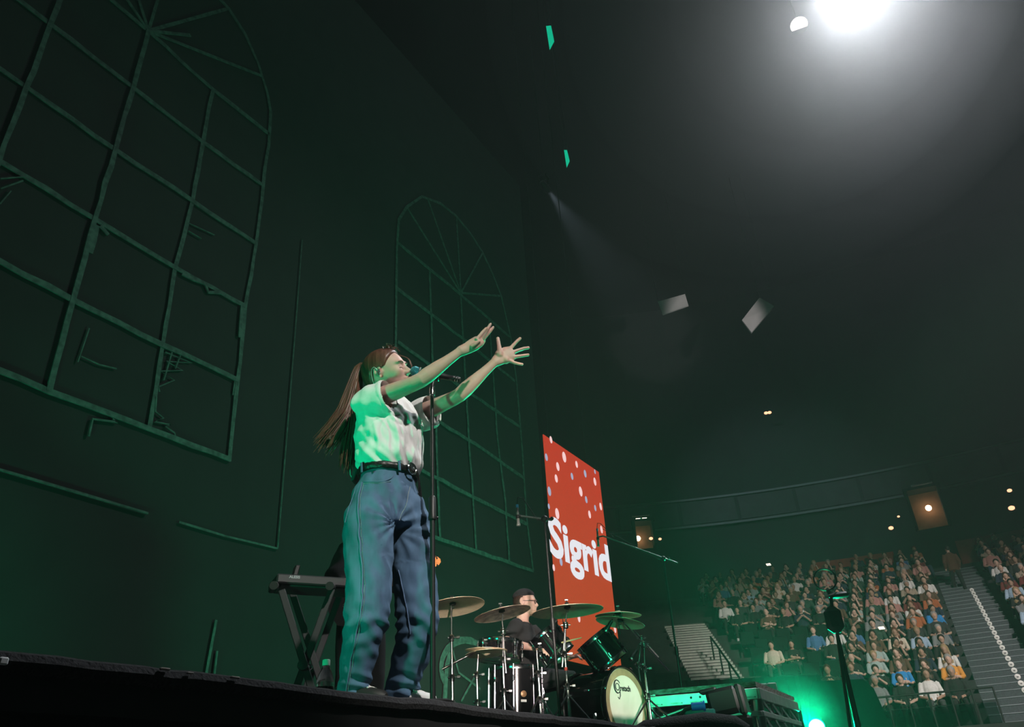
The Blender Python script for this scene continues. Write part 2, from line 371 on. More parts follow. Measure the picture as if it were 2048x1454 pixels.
# upper-tier fascia: a ring of dark panels between pale rails
RF = 33.0; FAS = mat('fascia_panel', (0.024, 0.028, 0.028), 0.7, noise=0.4, scale=1.5); RAILM = mat('fascia_rail', (0.09, 0.11, 0.105), 0.6)
zf0, zf1 = EYE[2]+11.7, EYE[2]+13.1
mb = MB(); arc_strip(mb, RF, RF+0.25, zf0, zf1, -16, 45, 50); fascia = struct('wall_fascia', mb, mat('fascia_back', (0.012, 0.014, 0.014), 0.8))
bs = [-14, -8.5, -3.2, 2.0, 7.4, 12.6, 17.5, 22.5, 28, 33.5]
for a, b in zip(bs[:-1], bs[1:]):
    mb = MB(); arc_strip(mb, RF-0.06, RF, zf0+0.12, zf1-0.12, a+0.15, b-0.15, 8); mb.build('fascia_panel', FAS, fascia, False)
for z in (zf0, zf1):
    mb = MB(); arc_strip(mb, RF-0.1, RF, z-0.05, z+0.05, -16, 45, 50); mb.build('fascia_rail', RAILM, fascia, False)
mb = MB(); arc_strip(mb, RF+0.2, REAR+4.2, zf0-0.1, zf0, -16, 45, 40); struct('ceiling_gallery', mb, mat('gallery_soffit', (0.03, 0.034, 0.033), 0.9))
# banner-like panels above the fascia
for b, w, z in ((3.6, 2.0, 2.0), (1.0, 2.2, 3.2), (-3.2, 2.0, 2.0)):
    p = bowl(0, b); d = np.array([math.cos(math.radians(b)), math.sin(math.radians(b)), 0]); s = np.array([-d[1], d[0], 0])
    c = np.array([CX, CY, zf1+z])+d*(RF+2.0); mb = MB(); mb.bev(c, (w, 0.12, 1.7), (s, d, (0, 0, 1)), 0.03); o = mb.build('wall_sign_panel', mat('unlit_sign', (0.10, 0.12, 0.12), 0.7, noise=0.5, scale=1.2), None, False)
    tag(o, None, None, None, 'structure')
# ================================================================== people
def smin(a, b, k):
    h = np.clip(0.5+0.5*(b-a)/k, 0, 1); return b*(1-h)+a*h-k*h*(1-h)
def ellf(P, c, r):
    r = V3(r); q = (P-V3(c))/r; l = np.linalg.norm(q, axis=1); return (l-1)*r.min()*0.75+(l-1)*0.25*r.mean()
def capf(P, a, b, ra, rb):
    a = V3(a); b = V3(b); t = np.clip(((P-a)@(b-a))/((b-a)@(b-a)), 0, 1); return np.linalg.norm(P-a-t[:, None]*(b-a), axis=1)-(ra+(rb-ra)*t)
def skullf(P): return smin(ellf(P, (-.018, 0, .030), (.097, .076, .086)), ellf(P, (-.045, 0, -.005), (.06, .062, .07)), .03)
def headf(P):
    f = skullf(P)
    f = smin(f, ellf(P, (.034, 0, -.018), (.054, .057, .084)), .03)
    f = smin(f, ellf(P, (.036, 0, -.062), (.050, .047, .044)), .025)
    f = smin(f, ellf(P, (.077, 0, -.094), (.017, .019, .015)), .018)
    for s in (-1, 1):
        f = smin(f, ellf(P, (.078, s*.028, .027), (.016, .024, .009)), .012)
        f = smin(f, ellf(P, (.060, s*.041, -.016), (.024, .019, .02)), .02)
        f = -smin(-f, ellf(P, (.100, s*.031, .006), (.015, .017, .011)), .008)
        f = smin(f, ellf(P, (.0745, s*.031, .005), (.0135, .0145, .0115)), .003)
    f = smin(f, capf(P, (.082, 0, .016), (.106, 0, -.020), .0085, .0105), .008)
    f = smin(f, ellf(P, (.108, 0, -.024), (.013, .012, .0105)), .006)
    for s in (-1, 1): f = smin(f, ellf(P, (.098, s*.0115, -.028), (.011, .0085, .008)), .004)
    f = smin(f, ellf(P, (.088, 0, -.0515), (.0125, .023, .0062)), .004)
    f = smin(f, ellf(P, (.087, 0, -.0645), (.0125, .019, .0068)), .004)
    f = -smin(-f, ellf(P, (.103, 0, -.058), (.012, .024, .0018)), .003)
    return f
def radial(field, nu, nv, r1=.17):
    th = np.linspace(0, 2*np.pi, nu, endpoint=False); ph = np.linspace(0, np.pi, nv+1)[1:-1]
    T, PH = np.meshgrid(th, ph); D = np.stack([np.sin(PH)*np.cos(T), np.sin(PH)*np.sin(T), np.cos(PH)], -1).reshape(-1, 3)
    D = np.vstack([[0, 0, 1.], D, [0, 0, -1.]]); rr = np.full(len(D), r1); hit = np.zeros(len(D), bool)
    st = r1/90
    for i in range(89):
        f = field(D*rr[:, None]); hit |= f < 0; rr = np.where(hit, rr, rr-st)
    lo, hi = rr, rr+st
    for i in range(12):
        m = (lo+hi)/2; ins = field(D*m[:, None]) < 0; lo = np.where(ins, m, lo); hi = np.where(ins, hi, m)
    P = D*((lo+hi)/2)[:, None]; fs = []
    nr = nv-1
    for k in range(nu):
        k2 = (k+1) % nu; fs.append((0, 1+k, 1+k2)); b = 1+(nr-1)*nu; fs.append((b+k, len(P)-1, b+k2))
        for i in range(nr-1): fs.append((1+i*nu+k, 1+(i+1)*nu+k, 1+(i+1)*nu+k2, 1+i*nu+k2))
    return P, fs
HEADS = {}
def head_local(nu, nv):
    if (nu, nv) not in HEADS: HEADS[(nu, nv)] = radial(headf, nu, nv)
    return HEADS[(nu, nv)]
def frame(F, up=(0, 0, 1), tilt=0.0):
    F = nrm(F); L = nrm(np.cross(up, F)); U = np.cross(F, L); return np.array([F, L, U])
def ears(mb, c, A, s=1.0, sides=(-1, 1), k=1.0):
    for g in sides:
        def q(x, y, z): return c+(V3((x, g*y, z))*s)@A
        mb.loft([(q(.004, .068, -.004), .016*s, .010*s, A[2]), (q(-.006, .0745, .002), .022*s, .012*s, A[2]), (q(-.012, .081, .004), .027*s, .016*s, A[2]), (q(-.014, .0845, .004), .024*s, .013*s, A[2])], 12)
        pts = [q(-.014+.019*math.cos(a)*1.0, .083+.003*math.sin(a*2), .006+.031*math.sin(a)) for a in np.linspace(-0.9, 4.2, 16)]
        mb.tube([q(-.014+.017*math.cos(a), .085, .006+.029*math.sin(a)) for a in np.linspace(0.2, 4.4, 16)], .0042*s*k, 6)
        mb.ell(q(-.008, .081, -.024), .0075*s)
def hair_cap(c, A, s, off, mask, nu=64, nv=48):
    P, fs = radial(lambda p: skullf(p)-0.0, nu, nv)
    m = np.array([mask(p) for p in P]); m = np.clip(m, 0, 1); D = P/np.linalg.norm(P, axis=1)[:, None]
    Q = P+D*(off*m-(1-m)*.012)[:, None]; mb = MB()
    keep = [f for f in fs if max(m[list(f)]) > 0]; use = sorted({i for f in keep for i in f}); ix = {j: i for i, j in enumerate(use)}
    mb.add([c+(Q[j]*s)@A for j in use], [tuple(ix[j] for j in f) for f in keep]); return mb
def finger(mb, pts, r0, r1, n=8):
    pts = [V3(p) for p in pts]; m = len(pts); rs = list(np.linspace(r0, r1, m))
    d = nrm(pts[-1]-pts[-2]); pts = pts+[pts[-1]+d*rs[-1]*.7]; rs = rs+[rs[-1]*.45]; mb.tube(pts, rs, n)
def hand(mb, wr, dirv, palmn, s=1.0, curl=0.3, spread=0.12, side=1, n=6, thumb=0.8):
    """relaxed hand: wr wrist, dirv finger direction, palmn out of the palm; side=+1 thumb on the cross(dir,palm) side"""
    d = nrm(dirv); p = nrm(V3(palmn)-d*np.dot(palmn, d)); x = np.cross(d, p)*side; wr = V3(wr)
    mb.loft([(wr-d*.01*s, .027*s, .019*s, x), (wr+d*.03*s, .036*s, .016*s, x), (wr+d*.075*s, .041*s, .014*s, x), (wr+d*.092*s, .038*s, .011*s, x)], 10)
    for i, (o, l) in enumerate(((.029, .068), (.010, .076), (-.009, .070), (-.027, .054))):
        b = wr+d*(.088-.006*abs(i-1))*s+x*o*s; f = nrm(d+x*(1.3-i)*spread*.7); pts = [b-d*.01*s]; a = 0
        for l2 in (l*.45, l*.3, l*.25):
            a += curl; pts.append(pts[-1]+(f*math.cos(a)+p*math.sin(a))*l2*s)
        finger(mb, pts, .0092*s, .0072*s, n)
    b = wr+d*.022*s+x*.024*s; t = nrm(d*.75+x*thumb+p*.3)
    finger(mb, [b, b+t*.035*s, b+t*.035*s+nrm(t+d*.3)*.03*s, b+t*.035*s+nrm(t+d*.5)*.055*s], .0125*s, .0085*s, n)

def folds(me, amp, fn):
    a, n = getv(me); h = fn(a); setv(me, a+n*(amp*h)[:, None])
def ridge(x): return 1-2*np.abs(np.sin(x))

def cr(pts, n=6):
    pts = [V3(p) for p in pts]; out = []
    for k in range(len(pts)-1):
        p0, p1, p2, p3 = pts[max(k-1, 0)], pts[k], pts[k+1], pts[min(k+2, len(pts)-1)]
        for i in range(n): f = i/n; out.append(0.5*((2*p1)+(-p0+p2)*f+(2*p0-5*p1+4*p2-p3)*f*f+(-p0+3*p1-3*p2+p3)*f**3))
    return out+[pts[-1]]
_xs = np.linspace(.125, .03, 400)
def face_x(y, z):
    f = headf(np.stack([_xs, np.full(400, y), np.full(400, z)], 1)); i = np.argmax(f < 0); return _xs[i]
# ---------------------------------------------------------------- the singer
def sing(x, y, q): return at_d_plane(x, y, q)
SB = at_d(772, 1408, 3.4); SB[2] = ZD
VH = nrm(np.array([SB[0], SB[1], 0]))
SR = np.array([VH[1], -VH[0], 0])
def S(x, y, q=0.0):
    r = ray(x, y); t = (np.dot(SB-EYE, VH)+q)/np.dot(r, VH); return EYE+r*t
def AV(r, a, u=0.0): return nrm(SR*r+VH*a+np.array([0, 0, u]))
Z1 = np.array([0, 0, 1.])
singer = thing('person', SB, 'woman singing with long ponytail, white T-shirt and blue jeans, both arms stretched out', 'person')
tF = AV(.78, -.62); tL = AV(.62, .78)                      # torso faces the crowd; tL her left
hF = AV(.86, -.48, .10); hc = S(776, 747, -.015); HA = frame(hF); HS = 1.04
_r = math.radians(20); HA = np.array([HA[0], HA[1]*math.cos(_r)+HA[2]*math.sin(_r), HA[2]*math.cos(_r)-HA[1]*math.sin(_r)])
# leaning of the head axis
mb = MB(); P, fs = head_local(150, 110); mb.add(hc+(P*HS)@HA, fs); ears(mb, hc, HA, HS*.96)
nb = S(762, 786, -.01)
mb.loft([(hc+np.array([-.022, 0, -.03])@HA*1.0, .05, .052, tL), (hc+np.array([-.028, 0, -.085])@HA, .048, .053, tL), (nb+Z1*.01, .05, .055, tL), (nb-Z1*.03, .075, .065, tL)], 20)
# torso core
tor = [(S(768, 800, 0), .10, .07), (S(776, 830, 0), .155, .095), (S(782, 880, 0), .145, .10), (S(778, 940, 0), .118, .088), (S(768, 1000, 0), .155, .11), (S(775, 1050, 0), .15, .11)]
mb.loft([(c, a, b, tL) for c, a, b in tor], 20)
# arms
shR, elR, wrR = S(744, 801, -.13), S(838, 763, -.26), S(920, 703, -.29)
shL, elL, wrL = S(840, 828, .14), S(916, 793, -.03), S(989, 725, -.06)
def arm(mb, sh, el, wr, sd, k=1.0, n=18):
    u = el-sh; w = wr-el
    mb.loft([(sh-u*.12, .038*k, .04*k, sd), (sh+u*.1, .047*k, .052*k, sd), (sh+u*.35, .043*k, .047*k, sd), (sh+u*.65, .039*k, .041*k, sd), (sh+u*.9, .036*k, .037*k, sd), (el+w*.04, .037*k, .036*k, sd), (el+w*.2, .039*k, .037*k, sd),
             (el+w*.42, .035*k, .032*k, sd), (el+w*.7, .027*k, .024*k, sd), (el+w*.92, .024*k, .0195*k, sd), (el+w*1.04, .025*k, .0195*k, sd)], n)
arm(mb, shR, elR, wrR, Z1, .98); arm(mb, shL, elL, wrL, Z1, .98)
# near (right) hand: palm away from us, fingers bent up
K = lambda x, y, q: S(920+x/11.19, 630+y/11.19, q)
q0 = -.29
mb.loft([(wrR, .027, .021, Z1), (S(934, 697, q0), .03, .02, Z1), (S(946, 690, q0-.005), .034, .02, Z1), (S(957, 683, q0-.008), .032, .018, Z1), (S(963, 679, q0-.008), .024, .014, Z1)], 14)
for pts, r in ((((360, 560), (430, 480), (510, 380), (588, 295)), .0088), (((430, 570), (520, 450), (610, 320), (686, 200)), .0092), (((500, 560), (580, 470), (670, 370), (748, 268)), .0088)):
    i = r*100; finger(mb, [K(x, y, q0-.012+{0: -.012, 1: 0.0, 2: .016}[(pts[0][0]-360)//70]) for x, y in pts], r*1.15, r*.82, 10)
finger(mb, [K(330, 760, q0+.005), K(430, 690, q0+.015), K(500, 640, q0+.02), K(545, 575, q0+.02)], .0115, .008, 10)
finger(mb, [K(250, 720, q0-.02), K(330, 660, q0-.028), K(385, 615, q0-.03), K(430, 582, q0-.03)], .011, .0078, 10)
# far (left) hand: open palm towards us
q1 = -.06; pn = nrm(-VH*.9+SR*.1)
def KL(x, y, dq=0): return K(x, y, q1+dq)
px_ = nrm(KL(1100, 760)-KL(1000, 1000))
mb.loft([(wrL, .026, .02, px_), (KL(850, 1010), .033, .019, px_), (KL(940, 930), .043, .018, px_), (KL(1060, 880), .045, .016, px_), (KL(1160, 850), .041, .014, px_), (KL(1200, 840), .034, .011, px_)], 18)
for pts, r in ((((1090, 780), (1180, 690), (1270, 590), (1350, 520)), .0096), (((1170, 840), (1300, 790), (1420, 750), (1535, 732)), .0096), (((1190, 940), (1310, 925), (1430, 905), (1535, 890)), .0092), (((1120, 1030), (1210, 1065), (1310, 1090), (1400, 1104)), .0084)):
    finger(mb, [KL(x, y, -.004+.004*i) for i, (x, y) in enumerate(pts)], r*1.08, r*.84, 12)
finger(mb, [KL(900, 930, -.01), KL(880, 790, -.014), KL(862, 660, -.014), KL(842, 515, -.008)], .0165, .0095, 12)
mb.ell(KL(880, 880, -.004), .024, None, 12, 8); mb.ell(KL(1030, 1010, -.002), .02, None, 12, 8)
# legs (inside the jeans)
def Lg(x, y, q): return S(x, y, q)
rl = [(Lg(738, 1030, -.09), .088, .09), (Lg(738, 1130, -.13), .078, .082), (Lg(735, 1235, -.17), .055, .058), (Lg(716, 1310, -.12), .052, .052), (Lg(703, 1395, -.05), .036, .038)]
ll = [(Lg(812, 1030, .07), .085, .09), (Lg(826, 1130, .03), .075, .08), (Lg(836, 1238, -.03), .055, .058), (Lg(826, 1315, .03), .050, .052), (Lg(802, 1400, .12), .036, .038)]
for q in (rl, ll): mb.loft([(c, a, b, tL) for c, a, b in q], 14)
me = vox(mb, .0042, 1, [SKIN]); shift(me, SB); put('body', me, singer)

# face details
def hp(x, y, z): return hc+(V3((x, y, z))*HS)@HA
LIP = mat('lip_skin', (0.50, 0.22, 0.20), 0.4); BROW = mat('brow_hair', (0.10, 0.05, 0.035), 0.8)
for s in (-1, 1):
    def on(y_, z_, e_): return hp(face_x(s*y_, z_)+e_, s*y_, z_)
    mb = MB(); mb.loft([(on(.012+.0062*i, .0240+.0042*math.sin(i/6*2.6), .0002), .0026-.00022*i, .0016, HA[2]) for i in range(7)], 6); mb.build('eyebrow', BROW, singer)
    mb = MB(); mb.loft([(on(.0185+.0045*i, -.0025-.00035*(i-3)**2+.0004*i, .0006), .0015, .0014, HA[2]) for i in range(7)], 6); mb.build('eyelash', BROW, singer)
    mb = MB(); mb.loft([(on(.020+.0042*i, .0115-.0004*(i-3)**2, .0), .0008, .0006, HA[2]) for i in range(7)], 6); mb.build('eyelid_crease', mat('crease_skin', (.33, .17, .14), .6), singer)
mb = MB(); mb.loft([(hp(.1003-.0022*abs(i)**1.6, .0052*i, -.0525+.0006*abs(i)), .0045-.0007*abs(i), .003, HA[2]) for i in range(-4, 5)], 8); mb.build('upper_lip', LIP, singer)
mb = MB(); mb.loft([(hp(.0985-.0022*abs(i)**1.6, .0048*i, -.0635+.0008*abs(i)), .005-.0008*abs(i), .003, HA[2]) for i in range(-4, 5)], 8); mb.build('lower_lip', LIP, singer)
# hair: scalp, then the ponytail as locks
def hm(p):
    x, y, z = p; hl = .052+.25*max(0, .06-z)*-1.0
    front = (.066-.62*max(0, .080-z)) - x        # hairline slants back towards the ear
    if z < .02: front = min(front, (-.030-.25*(.02-z)) - x)
    low = (z+.058)
    return min(front/.012, low/.012)
scalp = hair_cap(hc, HA, HS, .011, hm, 90, 70)
hair = scalp.build('hair', HAIR, singer)
def strands(mb, ctrl, n, spread0, spread1, r0, r1, wav=.01, seg=14):
    ctrl = [V3(c) for c in ctrl]
    for i in range(n):
        u = RNG.uniform(-1, 1, 3); pts = []
        amp = RNG.uniform(.3, 1)*wav; ph = RNG.uniform(0, 6.28); ln = RNG.uniform(.78, 1.0)
        for j in range(seg+1):
            t = j/seg*ln*(len(ctrl)-1); k = min(int(t), len(ctrl)-2); f = t-k
            p0, p1, p2, p3 = ctrl[max(k-1, 0)], ctrl[k], ctrl[k+1], ctrl[min(k+2, len(ctrl)-1)]
            p = 0.5*((2*p1)+(-p0+p2)*f+(2*p0-5*p1+4*p2-p3)*f*f+(-p0+3*p1-3*p2+p3)*f**3)
            w = j/seg; sp = spread0+(spread1-spread0)*w**1.15
            pts.append(p+u*sp+amp*w*np.array([math.sin(ph+w*5), math.cos(ph+w*4), .3*math.sin(ph+w*6)]))
        rs = [max(.0009, r0+(r1-r0)*(j/seg)**1.5) for j in range(seg+1)]; mb.tube(pts, rs, 5)
tie = S(722, 737, .03)
mb = MB(); back = hp(-.105, 0, .01)
mb.loft([(back+(tie-back)*t, .03-.012*t, .028-.01*t, Z1) for t in (0, .3, .6, 1)], 12)
for ctl, ws in (([(724, 737), (716, 745), (704, 790), (688, 840), (670, 875), (655, 896)], (.018, .02, .03, .04, .034, .01)), ([(724, 737), (716, 745), (710, 795), (704, 850), (700, 900), (697, 925)], (.018, .02, .03, .036, .026, .008)), ([(724, 737), (717, 745), (713, 790), (712, 830), (713, 870), (714, 890)], (.016, .018, .022, .024, .02, .008))):
    mb.loft([(S(x_, y_, .03-.002*i_), w_*.62, w_*.85, SR) for i_, ((x_, y_), w_) in enumerate(zip(ctl, ws))], 14)
strands(mb, [S(730, 734, .02), S(718, 740, .03), S(705, 785, .03), S(690, 835, .03), S(670, 870, .03), S(652, 898, .03)], 190, .011, .05, .0048, .0010, .016)
strands(mb, [S(730, 734, .02), S(717, 740, .03), S(710, 790, .025), S(705, 850, .02), S(700, 900, .02), S(697, 938, .02)], 200, .011, .036, .0048, .0010, .016)
strands(mb, [S(730, 734, .02), S(716, 742, .03), S(696, 800, .03), S(668, 850, .03), S(636, 886, .03)], 110, .011, .022, .0045, .0010, .016)
strands(mb, [S(730, 734, .02), S(718, 740, .03), S(716, 780, .02), S(715, 830, .015), S(716, 880, .01)], 90, .010, .016, .006, .0014, .006)
mb.build('ponytail', HAIR, hair)
mb = MB(); mb.torus(tie+np.array([.004, 0, 0]), nrm(tie-back), .019, .006, 16, 8); mb.build('hair_tie', BLACKM, hair)
mb = MB()   # loose fringe on the crown
for i in range(26):
    a = hp(.03+RNG.normal(0, .012), RNG.normal(0, .022), .112); b = a+np.array([.012+RNG.normal(0, .01), RNG.normal(0, .010), .011+RNG.normal(0, .004)])@HA; c = b+np.array([.014+RNG.normal(0, .006), RNG.normal(0, .010), -.010+RNG.normal(0, .006)])@HA
    q = cr([a, (a+b)/2+HA[2]*.006, b, c], 5); mb.tube(q, list(np.linspace(.0026, .0008, len(q))), 5)
for i in range(14):
    a = hp(.060, .05+RNG.normal(0, .006), .08); b = hp(.092, .062+RNG.normal(0, .005), .055); c = hp(.102, .060+RNG.normal(0, .006), .02); d = hp(.098, .058, -.005+RNG.normal(0, .01))
    q = cr([a, b, c, d], 6); mb.tube(q, list(np.linspace(.0026, .0008, len(q))), 5)
mb.build('fringe', HAIR, hair)
# in-ear monitor and its lead
g = -1
ecl = hp(-.006, -.087, -.002)
mb = MB(); mb.ell(ecl, (.009, .007, .012), HA, 10, 8); mb.ell(ecl+HA[2]*.010+HA[0]*.003, .0065, None, 8, 6); mb.ell(ecl-HA[2]*.009, .006, None, 8, 6); iem = mb.build('in_ear_monitor', mat('silver_glitter', (0.8, 0.85, 0.82), 0.15, 0.9, noise=0.5, scale=300, bump=0.8), singer)
mb = MB(); mb.tube(cr([ecl, hp(-.02, -.094, .026), hp(-.042, -.086, .012), hp(-.048, -.08, -.03), hp(-.045, -.075, -.08), S(748, 785, -.09)]), .0013, 6); mb.build('lead', mat('clear_lead', (0.5, 0.6, 0.55), 0.3), iem)

# T-shirt
mb = MB()
ts = [(S(764, 790, 0), .075, .066), (S(766, 796, 0), .12, .078), (S(772, 815, 0), .172, .108), (S(778, 850, 0), .186, .138), (S(780, 885, 0), .178, .142), (S(779, 915, 0), .168, .138), (S(778, 937, 0), .155, .126), (S(776, 952, 0), .138, .112)]
mb.loft([(c, a, b, tL) for c, a, b in ts], 32)
def sleeve(sh, el, t1, k=1.0):
    u = el-sh; dn = -Z1*.012; mb.loft([(sh-u*.30, .055*k, .06*k, Z1), (sh-u*.05+dn*.4, .078*k, .076*k, Z1), (sh+u*.18+dn, .083*k, .076*k, Z1), (sh+u*t1+dn, .083*k, .075*k, Z1)], 24)
sleeve(shR, elR, .34); sleeve(shL, elL, .30, 1.02)
me = vox(mb, .006, 4, [WHITEC], 'shirt')
a, n = getv(me)
def cut(sh, el, t1, rad):
    u = nrm(el-sh); L = np.linalg.norm(el-sh); t = (a-sh)@u; d = np.linalg.norm((a-sh)-t[:, None]*u, axis=1); return (t > L*t1-.009) & (t < L*t1+.012) & (d < rad)
kill = cut(shR, elR, .34, .068) | cut(shL, elL, .30, .066)
# folds: creases that run from the armpits, soft drape in front, gathers above the belt
arm0 = S(772, 838, -.14); arm1 = S(838, 862, .1)
def rad_fold(o, fr, ln):
    d = a-o; rr = np.linalg.norm(d, axis=1); ang = np.arctan2(d@Z1, d@SR)+.5*np.sin(rr*14)+.35*np.sin(rr*31+1.0); return (np.abs(np.sin(ang*fr))**.7*2-1)*np.exp(-(rr/ln)**2)*np.clip(rr/.05, 0, 1)
side = (a-S(778, 860, 0))@tL; fwd_ = (a-S(778, 860, 0))@tF; zz = a[:, 2]
zb = S(776, 945, 0)[2]; gather = np.exp(-((zz-zb-.01)/.055)**2)
ang = np.arctan2(side, fwd_)
h = .0034*rad_fold(arm0, 4.2, .17)+.004*rad_fold(arm1, 4.0, .15)+.0035*np.sin((a@nrm(Z1*.8+SR*.5))*62+3*np.sin(a@SR*16))*np.exp(-(np.linalg.norm(a-arm0, axis=1)/.2)**2)
def sharp(u, w=.35): return np.exp(-(np.abs(np.sin(u))/w)**2)
mid = np.clip((zz-zb-.02)/.05, 0, 1)*np.clip((zb+.27-zz)/.08, 0, 1)
h += .0050*sharp((a@nrm(Z1*.72+SR*.69))*34+1.6*np.sin(a@SR*17)+1.2*np.sin(zz*23))*mid*np.clip((.05-side)/.08, 0, 1)
h += .0070*sharp(ang*5.5+.8*np.sin(zz*14)+1.0, .3)*mid*np.clip((fwd_-.02)/.05, 0, 1)
h += .0045*np.sin(ang*7+6*np.sin(zz*9)+side*20)*np.clip((zz-zb)/.1, 0, 1)*np.clip((zb+.38-zz)/.1, 0, 1)
h += .006*gather*np.sin(ang*13+3*np.sin(zz*30))+.010*np.exp(-((zz-zb-.045)/.03)**2)
h += .0016*np.sin(ang*19+zz*40+4*np.sin(zz*17))*np.clip((zz-zb)/.05, 0, 1)
a2 = a+n*h[:, None]; setv(me, a2)
import bmesh
bm = bmesh.new(); bm.from_mesh(me); bm.verts.ensure_lookup_table()
bmesh.ops.delete(bm, geom=[bm.verts[i] for i in np.nonzero(kill)[0]], context='VERTS'); bm.to_mesh(me); bm.free()
shift(me, SB); shirt = put('t_shirt', me, singer)
sol = shirt.modifiers.new('cloth', 'SOLIDIFY'); sol.thickness = .0025; sol.offset = -1
for sh_, el_, t_, k_ in ((shR, elR, .34, 1.0), (shL, elL, .30, 1.02)):
    u_ = nrm(el_-sh_); c_ = sh_+(el_-sh_)*t_-Z1*.012; sx_ = nrm(Z1-u_*u_[2]); sy_ = np.cross(u_, sx_); mb = MB(); q_ = [c_-u_*.004+sx_*.079*k_*math.cos(t)+sy_*.071*k_*math.sin(t) for t in np.linspace(0, 2*math.pi, 33)]
    mb.loft([(p_-u_*.008, .017, .0032, u_) for p_ in q_], 8, False); mb.build('sleeve_hem', WHITEC, shirt)
mb = MB(); mb.lathe(S(764, 791, 0)+Z1*.004, nrm(nb-S(768, 815, 0)), [(.066, -.006), (.074, -.008), (.078, 0), (.074, .006), (.067, .005)], 32, True); mb.build('collar', WHITEC, shirt)

# jeans
DENIM = mat('blue_denim', (0.082, 0.165, 0.275), 0.85, col2=(0.055, 0.115, 0.195), scale=16, stretch=(1, 1, .5), bump=0.2)
SEAM = mat('denim_seam', (0.10, 0.17, 0.28), 0.9); STITCH = mat('pale_stitch', (0.20, 0.27, 0.30), 0.8)
mb = MB()
jp = [(S(776, 944, 0), .132, .106), (S(776, 962, 0), .140, .114), (S(771, 1000, 0), .165, .138), (S(766, 1035, -.005), .176, .148), (S(768, 1065, -.01), .165, .138)]
mb.loft([(c, a_, b_, tL) for c, a_, b_ in jp], 28)
RLp = [(S(750, 972, -.03), .06, .07), (S(745, 1005, -.06), .088, .10), (S(740, 1030, -.085), .101, .114), (S(737, 1055, -.10), .105, .118), (S(738, 1100, -.12), .098, .110), (S(738, 1150, -.145), .092, .100), (S(736, 1200, -.165), .089, .095), (S(733, 1240, -.175), .086, .093), (S(724, 1275, -.15), .076, .080), (S(718, 1310, -.12), .070, .072), (S(711, 1350, -.085), .065, .066), (S(704, 1398, -.05), .064, .064)]
LLp = [(S(800, 972, .03), .06, .07), (S(805, 1005, .055), .086, .098), (S(811, 1030, .058), .095, .108), (S(815, 1055, .055), .098, .112), (S(822, 1100, .03), .093, .105), (S(828, 1150, .0), .090, .098), (S(833, 1200, -.025), .089, .094), (S(836, 1240, -.035), .088, .092), (S(830, 1275, -.01), .080, .082), (S(822, 1312, .03), .076, .078), (S(810, 1352, .07), .070, .070), (S(797, 1400, .12), .068, .068)]
for q in (RLp, LLp): mb.loft([(c, a_, b_, tL) for c, a_, b_ in q], 26)
me = vox(mb, .006, 4, [DENIM], 'jeans'); a, n = getv(me)
def gsum(items):
    h = np.zeros(len(a))
    for (c, fr, ln, am, dr) in items:
        d = a-c; u = d@nrm(dr); w = np.linalg.norm(d, axis=1); h += am*np.sin(u*fr+2.2*np.sin((d@SR)*18)+1.5*np.sin(w*25))*np.exp(-(w/ln)**2)
    return h
crot = S(790, 1065, -.03)
h = gsum([(S(770, 1250, -.2), 95, .08, .007, Z1+SR*.5), (S(720, 1250, -.2), 110, .09, .006, Z1-SR*.6), (S(845, 1245, -.08), 90, .08, .007, Z1+SR*.3), (S(812, 1250, -.02), 150, .07, .008, Z1-SR*.3),
          (S(720, 1375, -.1), 150, .07, .008, Z1), (S(820, 1370, .05), 150, .07, .008, Z1), (S(735, 1215, -.2), 110, .06, .004, Z1)])
d = a-crot; rr = np.linalg.norm(d, axis=1); an = np.arctan2(d@Z1, d@SR)
h += .0042*np.clip((rr-.03)/.06, 0, 1)*np.sin(an*13+rr*8)*np.exp(-((rr-.13)/.10)**2)*(d@Z1 > -.14)
h += .0016*np.sin(a[:, 2]*70+5*np.sin(a@SR*15))+.002*np.sin(a@SR*90+a[:, 2]*33)
setv(me, a+n*h[:, None]); JV, JN = getv(me); JV = JV.copy(); JN = JN.copy()
shift(me, SB); jeans = put('jeans', me, singer)
def on_jeans(pts, off=.002):
    out = []
    for p in pts:       # nearest jeans point that the given pixel's ray meets first
        r = ray(*p); d = JV-EYE; t = d@r; w = np.linalg.norm(d-t[:, None]*r, axis=1); c = np.nonzero(w < .007)[0]
        if len(c) == 0: continue
        i = c[np.argmin(t[c])]; out.append(JV[i]+JN[i]*off)
    if len(out) > 4:
        q = np.array(out); s = q.copy(); s[1:-1] = (q[:-2]+q[1:-1]*2+q[2:])/4; out = list(s)
    return out
def seam(pts, r, name, m):
    P = []
    for (x0, y0), (x1, y1) in zip(pts[:-1], pts[1:]):
        k = max(2, int(math.hypot(x1-x0, y1-y0)/7))
        for i in range(k): P.append((x0+(x1-x0)*i/k, y0+(y1-y0)*i/k))
    P.append(pts[-1]); Q = on_jeans(P)
    if len(Q) > 2: mb = MB(); mb.tube(Q, r, 5); mb.build(name, m, jeans)
OS = [(722, 965), (716, 990), (714, 1020), (718, 1070), (722, 1130), (724, 1190), (717, 1240), (706, 1290), (697, 1340), (690, 1385)]
seam(OS, .0035, 'outer_seam', SEAM); seam([(x+4, y) for x, y in OS], .0010, 'stitching', STITCH)
seam([(796, 1140), (805, 1185), (814, 1230), (819, 1270)], .003, 'inner_seam', SEAM)
seam([(727, 962), (745, 961), (765, 961), (780, 957), (787, 951)], .003, 'pocket_edge', SEAM); seam([(727, 965), (745, 964), (765, 964), (782, 961)], .0012, 'stitching', STITCH)
seam([(822, 972), (815, 1000), (807, 1022), (799, 1040)], .0018, 'fly_seam', STITCH)
seam([(712, 965), (705, 990), (694, 1020), (688, 1045)], .002, 'yoke_seam', SEAM)
